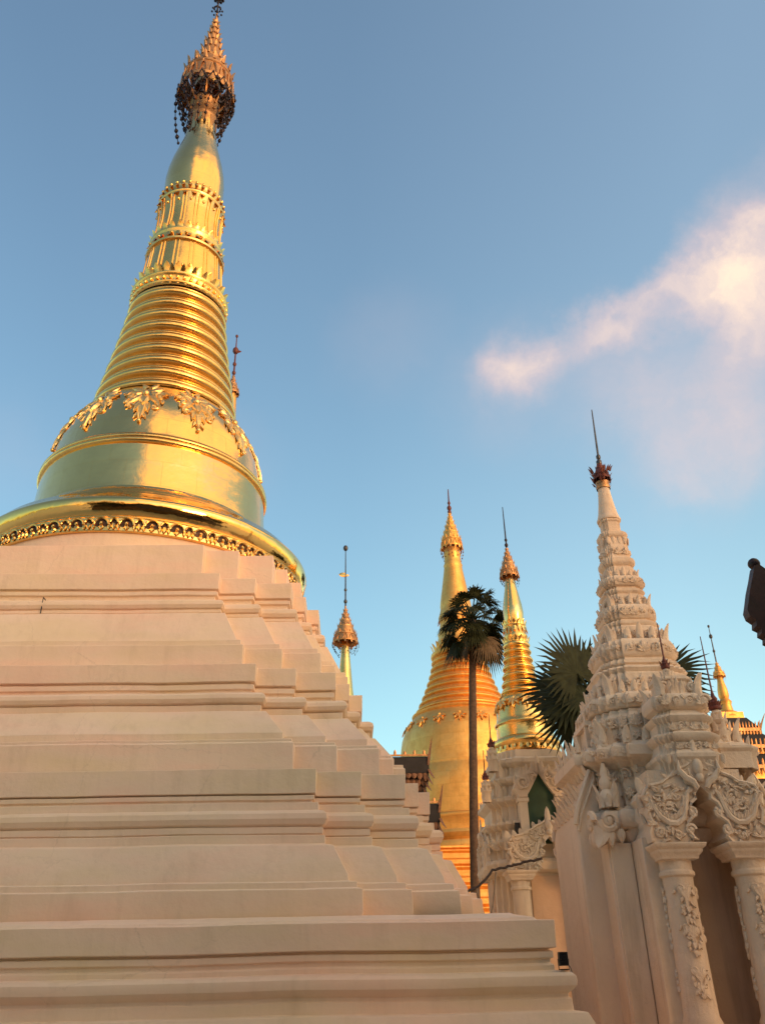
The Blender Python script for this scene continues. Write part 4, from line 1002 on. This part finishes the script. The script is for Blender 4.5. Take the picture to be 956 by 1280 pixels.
dark_tier(1.25, 7.12, 7.6); dark_tier(1.48, 5.75, 6.25)

# gold tiered roof at the far right
gp = thing('pavilion', 'golden tiered pavilion spire rising behind the right end of the near shrine', 'pavilion', (11.55, 26, 0))
for sx in (-1, 1):
    for sy in (-1, 1):
        mb = MB(); mb.lathe([(.16, 0), (.16, 6.)], 12, (sx * 1.9, sy * 1.9)); mb.build('post', M['gold_dark'], gp, 40)
for R, z, ri in ((2.3, 6.2, .6), (1.55, 7.05, .55), (1.02, 7.75, .5), (.62, 8.35, .45)):
    eave_tier(gp, 0, 0, R, z, ri, M['darkroof'], M['gold_dark'], int(10 + R * 6), .34)
mb = MB()
for R, z, h in ((1.5, 6.75, .32), (1.0, 7.5, .28), (.62, 8.15, .25), (.34, 8.8, .2)):
    mb = MB(); mb.box((0, 0, z), (R, R, h)); mb.build('wall', M['gold_far'], gp, 30)
mb = MB(); mb.lathe([(.36, 8.9), (.3, 9.05), (.2, 9.1), (.17, 9.3), (.2, 9.4), (.13, 9.5), (.16, 9.6), (.15, 9.8), (.11, 10.), (.08, 10.2), (.075, 10.3)], 24); mb.build('spire', M['gold_far'], gp, 50)
umbrella(gp, 10.22, .55, .19, 3, M['gold_far'], M['gold_dark'], 8, .15, 10, beads=2)
antenna(gp, 10.7, 11.95, .025, M['steel'], ((.3, 1.8), (.7, 2.4), (.98, 1.6)))

# near pavilion whose upturned eave corner enters at the right edge
np_ = thing('pavilion', 'near dark maroon pavilion, only its upturned eave corner shows at the right edge', 'pavilion', (7.6, 4.2, 0))
def lp(x, y, z): return (x - 7.6, y - 4.2, z)
for x in (5.0, 7.6, 10.2):
    for y in (1.2, 4.2, 6.3):
        mb = MB(); mb.lathe([(.15, 0), (.15, 4.5)], 16, (x - 7.6, y - 4.2)); mb.build('post', M['maroon'], np_, 40)
mb = MB()
x0, x1, y0, y1 = 3.86, 11.4, -.2, 6.96
mb.loft([[lp(x0, y0, 4.42), lp(x1, y0, 4.42), lp(x1, y1, 4.42), lp(x0, y1, 4.42)], [lp(x0, y0, 4.55), lp(x1, y0, 4.55), lp(x1, y1, 4.55), lp(x0, y1, 4.55)], [lp(5.6, 1.5, 5.6), lp(9.6, 1.5, 5.6), lp(9.6, 5.3, 5.6), lp(5.6, 5.3, 5.6)]], True, True, True)
mb.loft([[lp(5.7, 1.6, 5.5), lp(9.5, 1.6, 5.5), lp(9.5, 5.2, 5.5), lp(5.7, 5.2, 5.5)], [lp(5.7, 1.6, 6.4), lp(9.5, 1.6, 6.4), lp(9.5, 5.2, 6.4), lp(5.7, 5.2, 6.4)]], True)
mb.loft([[lp(5.0, .9, 6.3), lp(10.2, .9, 6.3), lp(10.2, 5.9, 6.3), lp(5., 5.9, 6.3)], [lp(7.0, 3.2, 8.), lp(8.2, 3.2, 8.), lp(8.2, 3.6, 8.), lp(7.0, 3.6, 8.)]], True, True, True)
mb.build('roof', M['maroon'], np_, 30)
mb = MB()
# corner board: flame outline, standing diagonally out of the eave corner, knob on its tip
dirv = Vector((-1, .05, 0)).normalized(); nrm = Vector((.05, 1, 0)).normalized()
org = Vector(lp(3.86, 6.98, 4.42))
out = [(-.30, -.40), (.0, -.38), (.12, -.34), (.17, -.29), (.235, -.27), (.245, -.225), (.29, -.20), (.28, -.155), (.32, -.13), (.31, -.085), (.35, -.06), (.34, -.01), (.385, .03), (.395, .09), (.37, .16), (.33, .28), (.28, .40), (.235, .52), (.19, .53), (.12, .46), (.0, .34), (-.15, .24), (-.30, .2)]
f = lambda a, t, y: org + dirv * a + nrm * y + Vector((0, 0, t))
mb.prism(out, lambda a, t: f(a, t, -.06), lambda a, t: f(a, t, .06))
mb.ball(f(.21, .56, 0), .055, 12, 8)
q3 = lambda a, y, t: org + dirv * a + nrm * y + Vector((0, 0, t))
for i in range(30):
    x = -.3 - i * .24
    mb.box(q3(x - .12, .05, -.12), (.12, .05, .25))
    mb.blade(q3(x - .12, -.05, -.34), (0, 0, -1), (0, 1, 0), .24, .16, .08)
for i in range(28):
    y = -.2 - i * .25
    mb.box(q3(-.0, y - .125, -.12), (.05, .125, .25)); mb.blade(q3(0., y - .12, -.34), (0, 0, -1), (1, 0, 0), .24, .16, .08)
mb.build('bargeboard', M['maroon'], np_, 30, .012)

# ================================================================== PALMS
def fan_leaf(mb, hub, d, up, Rl, n, spread=R_(250), droop=.25, fold=.18, r=rnd, wid=1.):
    """palmate leaf: leaflets radiating from the hub in the plane of d and the leaf's side axis"""
    d = Vector(d).normalized(); side = d.cross(Vector(up)).normalized(); nrm = side.cross(d).normalized(); hub = Vector(hub)
    for i in range(n):
        a = spread * (-.5 + (i + .5) / n); L = Rl * (.82 + .18 * math.cos(a * .8)) * r.uniform(.93, 1.05)
        v = d * math.cos(a) + side * math.sin(a); q = v.cross(nrm)
        w = L * spread / n * .27 * wid; pts = []
        for t, ww in ((0, .05), (.3, .34), (.55, .55), (.75, .36), (1, .01)):
            c = hub + v * L * t - Vector((0, 0, 1)) * droop * L * t ** 2.4 * r.uniform(.6, 1.3)
            pts.append((c - q * w * ww * 1.6, c - nrm * fold * w * (1 if i % 2 else -1) * ww * 2., c + q * w * ww * 1.6))
        mb.loft(pts, False)

def toddy_palm(loc, top, lean, trunk_r, crown_r, nleaf, label, seed):
    r = random.Random(seed); root = thing('palm_tree', label, 'palm tree', loc)
    mb = MB(); pts = []; rr = []
    for i in range(41):
        t = i / 40; pts.append((lean[0] * t ** 1.3, lean[1] * t, top * t)); rr.append(trunk_r * (1.25 - .35 * t) * (1 + .05 * (i % 2)))
    mb.tube(pts, rr, 12); mb.build('trunk', M['bark'], root, 50)
    T = Vector((lean[0], lean[1], top)); dead = MB(); live = MB()
    for i in range(nleaf):
        el = R_(75) - R_(150) * (i / (nleaf - 1)) ** .9; az = i * 2.4 + r.uniform(-.3, .3)
        d = Vector((math.cos(az) * math.cos(el), math.sin(az) * math.cos(el), math.sin(el)))
        L = crown_r * .58 * r.uniform(.7, 1.15); hub = T + d * L - Vector((0, 0, .08 * L))
        m = dead if el < R_(-50) else live
        m.tube([T + d * .05, T + d * L * .5 + Vector((0, 0, .04)), hub], [.03, .022, .018], 5)
        dd = (d + Vector((0, 0, -.35 if el < .6 else 0))).normalized()
        up = Vector((r.uniform(-.3, .3), r.uniform(-.3, .3), 1)) if abs(dd.z) < .9 else Vector((1, r.uniform(-.3, .3), .1))
        fan_leaf(m, hub, dd, up, crown_r * .46 * r.uniform(.8, 1.15), 30, R_(r.uniform(190, 250)), .55 if el > R_(-50) else .8, r=r, wid=1.5)
    live.build('crown', M['frond'], root, 0, fix=False); dead.build('dry_fronds', M['deadfrond'], root, 0, fix=False)
    return root
toddy_palm((3.08, 25, 0), 11.8, (.62, 0.), .115, 1.35, 38, 'slender palm with a long bare trunk in front of the broad gold stupa', 4)

fp = thing('palm_tree', 'dark fan palm with huge spiky leaves behind the near shrine tower', 'palm tree', (5.2, 17, 0))
mb = MB(); mb.tube([(0, 0, 0), (.03, 0, 3), (0, 0, 6.1)], [.24, .2, .22], 14); mb.build('trunk', M['bark'], fp, 50)
mb = MB(); T = Vector((0, 0, 6.05)); r = random.Random(9)
for (hx, hy, hz, dx, dy, dz, R, n, sp, tx) in [(-.62, -.1, 7.10, -.35, -.1, .9, 1.18, 40, 280, .9), (-.30, .3, 7.15, .25, .1, .9, 1.1, 34, 250, .8), (-.85, -.1, 6.55, -.9, -.1, -.35, .9, 30, 250, .8), (-.55, .2, 6.5, -.3, .1, -.9, .95, 30, 250, .8),
        (1.2, .0, 7.12, .75, 0., .6, 1.15, 36, 260, .8), (1.35, .2, 6.8, 1., 0., .15, .95, 30, 230, .8), (.75, .2, 6.55, .9, .1, -.2, 1.0, 30, 240, .9), (.95, .3, 6.75, 1., .1, .15, 1.15, 34, 240, .9), (-.3, -.3, 6.3, -.4, -.5, -.7, .8, 24, 200, .6), (.1, .4, 7.0, .1, .4, .9, .7, 26, 230, .7), (-.8, .35, 6.95, -.8, .3, .4, 1.0, 32, 270, .7), (-.4, .5, 6.8, -.6, .4, .1, 1.0, 32, 270, .7),
        (-.8, .0, 6.3, -.5, .0, -.85, .9, 30, 230, .8), (-.6, -.2, 6.6, -.75, 0., .1, .8, 30, 230, .7), (-.25, .1, 6.5, -.2, .2, -1., .8, 28, 230, .7), (0, .9, 6.4, 0, 1, .1, .9, 26, 240, .8), (.5, .7, 6.6, .6, .7, .3, .9, 26, 240, .8)]:
    hub = Vector((hx, hy, hz + .2)); mb.tube([T, (T + hub) / 2 + Vector((0, 0, .1)), hub], [.04, .032, .026], 6)
    # leaf faces the approach side: its plane contains d and is seen broadside
    fan_leaf(mb, hub, (dx, dy, dz), (.45 * math.sin(hx * 9), -1, .5), R * r.uniform(.92, 1.08), int(n * .85), R_(sp), .14, .14, r, 1.15)
mb.build('crown', M['frond'], fp, 0, fix=False)

# ================================================================== CABLE ON THE SHRINE
mb = MB()
pts = [Vector(p) for p in ((2.10, 17.9, 3.30), (2.40, 17.95, 3.42), (2.70, 18.1, 3.72), (3.0, 18.25, 3.79), (3.2, 18.3, 3.84), (3.45, 18.3, 3.89), (3.75, 18.3, 3.95))]
fine = []
for a, b in zip(pts, pts[1:]):
    for i in range(5): fine.append(a.lerp(b, i / 5) + Vector((0, 0, rnd.uniform(-.012, .012))))
mb.tube(fine + [pts[-1]], .026, 5)
o = mb.build('cable', M['cable'], None, 50); tag(o, 'dark cable slung across the front of the shrine with the green niche', 'cable')
mb = MB(); q = []
for i in range(13):
    t = i / 12; q.append((2.35 + .42 * t, 17.93 + .15 * t, 3.38 + .3 * t - .75 * math.sin(PI * t) * (1 - .2 * t)))
mb.tube(q, .018, 5); o = mb.build('rope', M['rope'], None, 50); tag(o, 'grey slack loop of rope hanging under the dark cable', 'rope')

# ================================================================== ADDED BEHIND THE VIEWER, UNSEEN (mirrored in the gilding, shades the lower walls)
hall = thing('hall', 'long tiered prayer hall added unseen behind the viewer to shade the lower base', 'hall', (2., -10., 0))
for i in range(9):
    for y in (-2.8, 2.8):
        mb = MB(); mb.lathe([(.26, 0), (.24, .5), (.22, 5.2)], 14, (-14 + i * 3.5, y)); mb.build('post', M['brown'], hall, 40)
mb = MB(); mb.box((0, -.4, 2.75), (14.5, 2.2, 2.75)); mb.build('wall', M['brown'], hall, 30)  # closed walls added to stop low sun passing under the roof
mb = MB()
for (hx, hy, z0, z1, q) in ((17., 5., 5.2, 6.9, .74), (13.6, 3.8, 7.5, 9.0, .7), (9.6, 2.8, 9.7, 11.2, .12)):
    mb.loft([[(a * hx * k, b * hy * k, z) for a, b in ((-1, -1), (1, -1), (1, 1), (-1, 1))] for k, z in ((.97, z0 - .1), (1, z0), (1, z0 + .12), (q, z1))], True, True, True)
    mb.box((0, 0, z1 + .2), (hx * .72, hy * .68, .6))
mb.build('roof', M['maroon'], hall, 30)

def broad_tree(loc, h, r, label, seed):  # unseen trees, added for dark reflections in the gold and for shade
    q = random.Random(seed); t = thing('added_tree', label, 'tree', loc)
    mb = MB(); mb.tube([(0, 0, 0), (.1, .05, h * .25), (.0, .1, h * .5), (.1, 0, h * .8)], [.45, .36, .28, .1], 10)
    tips = []
    for i in range(14):
        a = i * 2.4; z = h * q.uniform(.3, .6); e = Vector((math.cos(a) * r * q.uniform(.4, .8), math.sin(a) * r * q.uniform(.4, .8), z + h * q.uniform(.1, .3)))
        mb.tube([(0.05, .05, z), e * .5 + Vector((0, 0, z * .55)), e], [.16, .1, .04], 6); tips.append(e)
    mb.build('trunk', M['bark'], t, 50)
    cr = MB()
    for e in tips + [Vector((q.uniform(-.6, .6) * r, q.uniform(-.6, .6) * r, h * q.uniform(.6, .95))) for _ in range(16)]:
        for _ in range(130):
            v = Vector((q.gauss(0, 1), q.gauss(0, 1), q.gauss(0, .7))); v = v.normalized() * r * .34 * q.random() ** .45; p = e + v
            n1 = Vector((q.gauss(0, 1), q.gauss(0, 1), q.gauss(0, 1))).normalized(); n2 = n1.orthogonal().normalized(); s_ = q.uniform(.12, .26)
            cr.add([p - n1 * s_, p + n2 * s_ * .6, p + n1 * s_, p - n2 * s_ * .6], [(0, 1, 2, 3)])
    cr.build('crown', M['frond'], t, 0, fix=False)
broad_tree((-9, -4.5, 0), 13., 5.0, 'added broad leafy tree standing left of the viewer, out of the picture', 3)
broad_tree((-12., -15., 0), 18., 7., 'tallest added leafy tree behind the left end of the prayer hall, out of the picture', 5)
broad_tree((1., -19., 0), 16.5, 6., 'tall added leafy tree behind the middle of the prayer hall, out of the picture', 6)
broad_tree((18.2, -2.2, 0), 10.5, 3.9, 'leafy tree added unseen beyond the near maroon pavilion to shade the near shrine', 12)  # added to keep the sun off the near shrine's tower
broad_tree((11., -17., 0), 15.5, 5., 'added leafy tree behind the right end of the prayer hall, out of the picture', 8)

# ================================================================== GROUND
mb = MB(); g = 900.
mb.add([(-g, -g, 0), (g, -g, 0), (g, g, 0), (-g, g, 0)], [(0, 1, 2, 3)])
o = mb.build('ground', M['marble'], None, 0); o['kind'] = 'structure'

# ================================================================== SKY, SUN, CAMERA
SUN_EL, SUN_AZ = R_(8), R_(138)     # azimuth clockwise from +Y
wd = bpy.data.worlds.new('World'); SC.world = wd; wd.use_nodes = True
nt = wd.node_tree; L = nt.links.new; bg = nt.nodes['Background']
sky = N(nt, 'ShaderNodeTexSky', sky_type='NISHITA'); sky.sun_disc = False; sky.sun_elevation = SUN_EL; sky.sun_rotation = SUN_AZ
sky.air_density = 1.; sky.dust_density = 1.; sky.ozone_density = 1.
tint = N(nt, 'ShaderNodeMix', data_type='RGBA', blend_type='MULTIPLY'); tint.inputs[0].default_value = 1.; L(sky.outputs[0], tint.inputs[6]); tc = N(nt, 'ShaderNodeTexCoord')
sx_ = N(nt, 'ShaderNodeSeparateXYZ'); L(tc.outputs['Generated'], sx_.inputs[0])
zr = ramp(nt, [(.2, (.76, .86, .80)), (.85, (1.06, 1.02, 1.0))]); L(sx_.outputs['Z'], zr.inputs['Fac']); 
xo = N(nt, 'ShaderNodeMath', operation='ADD'); L(sx_.outputs['X'], xo.inputs[0]); xo.inputs[1].default_value = .5
xr_ = ramp(nt, [(.2, (.76, .79, .81)), (.5, (.90, .92, .92)), (.85, (1.34, 1.27, 1.2))]); L(xo.outputs[0], xr_.inputs['Fac'])
xz = N(nt, 'ShaderNodeMix', data_type='RGBA', blend_type='MULTIPLY'); xz.inputs[0].default_value = 1.; L(zr.outputs['Color'], xz.inputs[6]); L(xr_.outputs['Color'], xz.inputs[7]); L(xz.outputs[2], tint.inputs[7])
hs_ = N(nt, 'ShaderNodeHueSaturation'); hs_.inputs['Saturation'].default_value = 1.08; hs_.inputs['Value'].default_value = 1.08; L(tint.outputs[2], hs_.inputs['Color'])
nz = N(nt, 'ShaderNodeTexNoise', Scale=8., Detail=9.0, Roughness=.62); L(tc.outputs['Generated'], nz.inputs['Vector'])
sub = N(nt, 'ShaderNodeVectorMath', operation='SUBTRACT'); L(nz.outputs['Color'], sub.inputs[0]); sub.inputs[1].default_value = (.5, .5, .5)
scl = N(nt, 'ShaderNodeVectorMath', operation='SCALE'); L(sub.outputs[0], scl.inputs[0]); scl.inputs['Scale'].default_value = .115
wrp = N(nt, 'ShaderNodeVectorMath', operation='ADD'); L(tc.outputs['Generated'], wrp.inputs[0]); L(scl.outputs[0], wrp.inputs[1])
CLOUD = [(0.1888, 0.7615, 0.6201, 0.032, 0.6), (0.175, 0.763, 0.625, 0.024, .3), (0.21, 0.752, 0.624, 0.026, .5), (0.2355, 0.7395, 0.6307, 0.022, 0.62), (0.26, 0.7275, 0.635, 0.020, 0.62), (0.2843, 0.7152, 0.6385, 0.019, 0.75), (.31, .702, .641, .020, .65), (0.3345, 0.6886, 0.6433, 0.023, 0.8), (.356, .674, .647, .026, .6), (0.3776, 0.6595, 0.65, 0.032, 0.85), (0.4016, 0.6332, 0.6617, 0.036, 0.7), (0.42, 0.606, 0.6767, 0.036, 0.65), (0.4159, 0.667, 0.6182, 0.040, 1.0), (0.3871, 0.7065, 0.5924, 0.034, 0.45), (0.4586, 0.6214, 0.6352, 0.07, .9),
  (0.3001, 0.7484, 0.5886, 0.06, 0.42), (0.3652, 0.7752, 0.5155, 0.055, 0.45), (.40, .752, .522, .06, .4), (0.4231, 0.7352, 0.5295, 0.055, 0.42), (0.3674, 0.7946, 0.4834, 0.020, 0.4), (0.0356, 0.7609, 0.6479, 0.05, 0.16), (0.1806, 0.7767, 0.6035, 0.06, 0.28), (.33, .735, .593, .05, .3), (-.36, .78, .52, .05, .12), (-.13, .83, .54, .04, .14)]
acc = None
def blob(c, r, w, vec):
    ds = N(nt, 'ShaderNodeVectorMath', operation='DISTANCE'); L(vec, ds.inputs[0]); ds.inputs[1].default_value = c
    mr = N(nt, 'ShaderNodeMapRange', interpolation_type='SMOOTHSTEP'); L(ds.outputs['Value'], mr.inputs['Value'])
    mr.inputs['From Min'].default_value = r * 1.9; mr.inputs['From Max'].default_value = 0.; mr.inputs['To Min'].default_value = 0.; mr.inputs['To Max'].default_value = w
    return mr.outputs[0]
def addv(a, b):
    if a is None: return b
    n = N(nt, 'ShaderNodeMath', operation='ADD'); L(a, n.inputs[0]); L(b, n.inputs[1]); return n.outputs[0]
for x, y, z, r, w in CLOUD: acc = addv(acc, blob((x, y, z), r * 1.05, w * .52, wrp.outputs[0]))
n2 = N(nt, 'ShaderNodeTexNoise', Scale=11., Detail=8.0, Roughness=.62); L(wrp.outputs[0], n2.inputs['Vector'])
mr2 = N(nt, 'ShaderNodeMapRange'); L(n2.outputs['Fac'], mr2.inputs['Value']); mr2.inputs['From Min'].default_value = .3; mr2.inputs['From Max'].default_value = .7; mr2.inputs['To Min'].default_value = .6; mr2.inputs['To Max'].default_value = 1.12
den = N(nt, 'ShaderNodeMath', operation='MULTIPLY', use_clamp=True); L(acc, den.inputs[0]); L(mr2.outputs[0], den.inputs[1])
# big sunlit cloud bank on the sun's side, behind the viewer
def mrange(sock, a, b, lo=0., hi=1.):
    n = N(nt, 'ShaderNodeMapRange', interpolation_type='SMOOTHSTEP'); L(sock, n.inputs['Value'])
    n.inputs['From Min'].default_value = a; n.inputs['From Max'].default_value = b; n.inputs['To Min'].default_value = lo; n.inputs['To Max'].default_value = hi
    return n.outputs[0]
def mulv(a, b, clamp=False):
    n = N(nt, 'ShaderNodeMath', operation='MULTIPLY', use_clamp=clamp); L(a, n.inputs[0]); L(b, n.inputs[1]); return n.outputs[0]
sw = N(nt, 'ShaderNodeSeparateXYZ'); L(wrp.outputs[0], sw.inputs[0])
dt = N(nt, 'ShaderNodeVectorMath', operation='DOT_PRODUCT'); L(wrp.outputs[0], dt.inputs[0]); dt.inputs[1].default_value = (.9976, -.07, 0.)
lf = N(nt, 'ShaderNodeTexNoise', Scale=3.2, Detail=5.0, Roughness=.5); L(tc.outputs['Generated'], lf.inputs['Vector'])
lfz = N(nt, 'ShaderNodeMath', operation='MULTIPLY_ADD'); L(lf.outputs['Fac'], lfz.inputs[0]); lfz.inputs[1].default_value = .4; lfz.inputs[2].default_value = -.2
zz_ = addv(sw.outputs['Z'], lfz.outputs[0])
d2 = N(nt, 'ShaderNodeVectorMath', operation='DOT_PRODUCT'); L(wrp.outputs[0], d2.inputs[0]); d2.inputs[1].default_value = (.5, -.866, 0.)
bank = mulv(mulv(mrange(zz_, .555, .60), mrange(zz_, .96, .88)), mulv(mrange(dt.outputs['Value'], -.03, .05), mrange(d2.outputs['Value'], -.10, .06)))
mb1 = N(nt, 'ShaderNodeMapRange'); L(n2.outputs['Fac'], mb1.inputs['Value']); mb1.inputs['From Min'].default_value = .35; mb1.inputs['From Max'].default_value = .6; mb1.inputs['To Min'].default_value = .6; mb1.inputs['To Max'].default_value = 1.1
bden = N(nt, 'ShaderNodeMath', operation='MULTIPLY', use_clamp=True); L(bank, bden.inputs[0]); L(mb1.outputs[0], bden.inputs[1])
# colours: pink at the thin western end, cream where the sun catches it
ccol = ramp(nt, [(0., (2.5, 1.85, 1.75)), (.45, (2.75, 1.95, 1.78)), (1., (3.2, 2.5, 1.95))]); L(den.outputs[0], ccol.inputs['Fac'])
m1 = N(nt, 'ShaderNodeMix', data_type='RGBA'); L(den.outputs[0], m1.inputs[0]); L(hs_.outputs['Color'], m1.inputs[6]); L(ccol.outputs['Color'], m1.inputs[7])
m2 = N(nt, 'ShaderNodeMix', data_type='RGBA'); L(bden.outputs[0], m2.inputs[0]); L(m1.outputs[2], m2.inputs[6]); bcol = ramp(nt, [(0., (4.0, 2.5, 1.3)), (1., (5.2, 3.4, 1.6))]); L(bden.outputs[0], bcol.inputs['Fac']); L(bcol.outputs['Color'], m2.inputs[7])
# warm glow low over the sunset horizon
d3 = N(nt, 'ShaderNodeVectorMath', operation='DOT_PRODUCT'); L(tc.outputs['Generated'], d3.inputs[0]); d3.inputs[1].default_value = (.60, -.80, 0.)
glow = mulv(mrange(sx_.outputs['Z'], .46, .12), mrange(d3.outputs['Value'], .05, .75))
m3 = N(nt, 'ShaderNodeMix', data_type='RGBA'); L(glow, m3.inputs[0]); L(m2.outputs[2], m3.inputs[6]); m3.inputs[7].default_value = (5.0, 2.8, 1.1, 1)
L(m3.outputs[2], bg.inputs['Color']); bg.inputs['Strength'].default_value = .1

sd = bpy.data.lights.new('sun', 'SUN'); sd.energy = .54; sd.angle = R_(18); sd.color = (1., .49, .22)
so = bpy.data.objects.new('sun', sd); COL.objects.link(so)
dv = Vector((math.sin(SUN_AZ) * math.cos(SUN_EL), math.cos(SUN_AZ) * math.cos(SUN_EL), math.sin(SUN_EL)))
so.rotation_euler = dv.to_track_quat('Z', 'Y').to_euler()

cam = bpy.data.cameras.new('camera'); co = bpy.data.objects.new('camera', cam); COL.objects.link(co); SC.camera = co
PITCH, ROLL, YAW = R_(29.3568), R_(-1.2433), R_(2.2283)
fwd = Vector((math.sin(YAW) * math.cos(PITCH), math.cos(YAW) * math.cos(PITCH), math.sin(PITCH)))
right = Vector((math.cos(YAW), -math.sin(YAW), 0)); up = right.cross(fwd)
c, s = math.cos(ROLL), math.sin(ROLL)
xr = c * right + s * up; yu = -s * right + c * up
co.matrix_world = Matrix(((xr.x, yu.x, -fwd.x, 0), (xr.y, yu.y, -fwd.y, 0), (xr.z, yu.z, -fwd.z, 1.6), (0, 0, 0, 1)))
cam.sensor_fit = 'VERTICAL'; cam.sensor_height = 24.; cam.lens = 24. * 1077.26 / 1280.; cam.clip_start = .05; cam.clip_end = 3000.

SC.view_settings.view_transform = 'Standard'; SC.view_settings.look = 'None'; SC.view_settings.gamma = 1.; SC.view_settings.exposure = 1.85
try: SC.view_settings.use_curve_mapping = False
except Exception: pass
SC.render.engine = 'CYCLES'
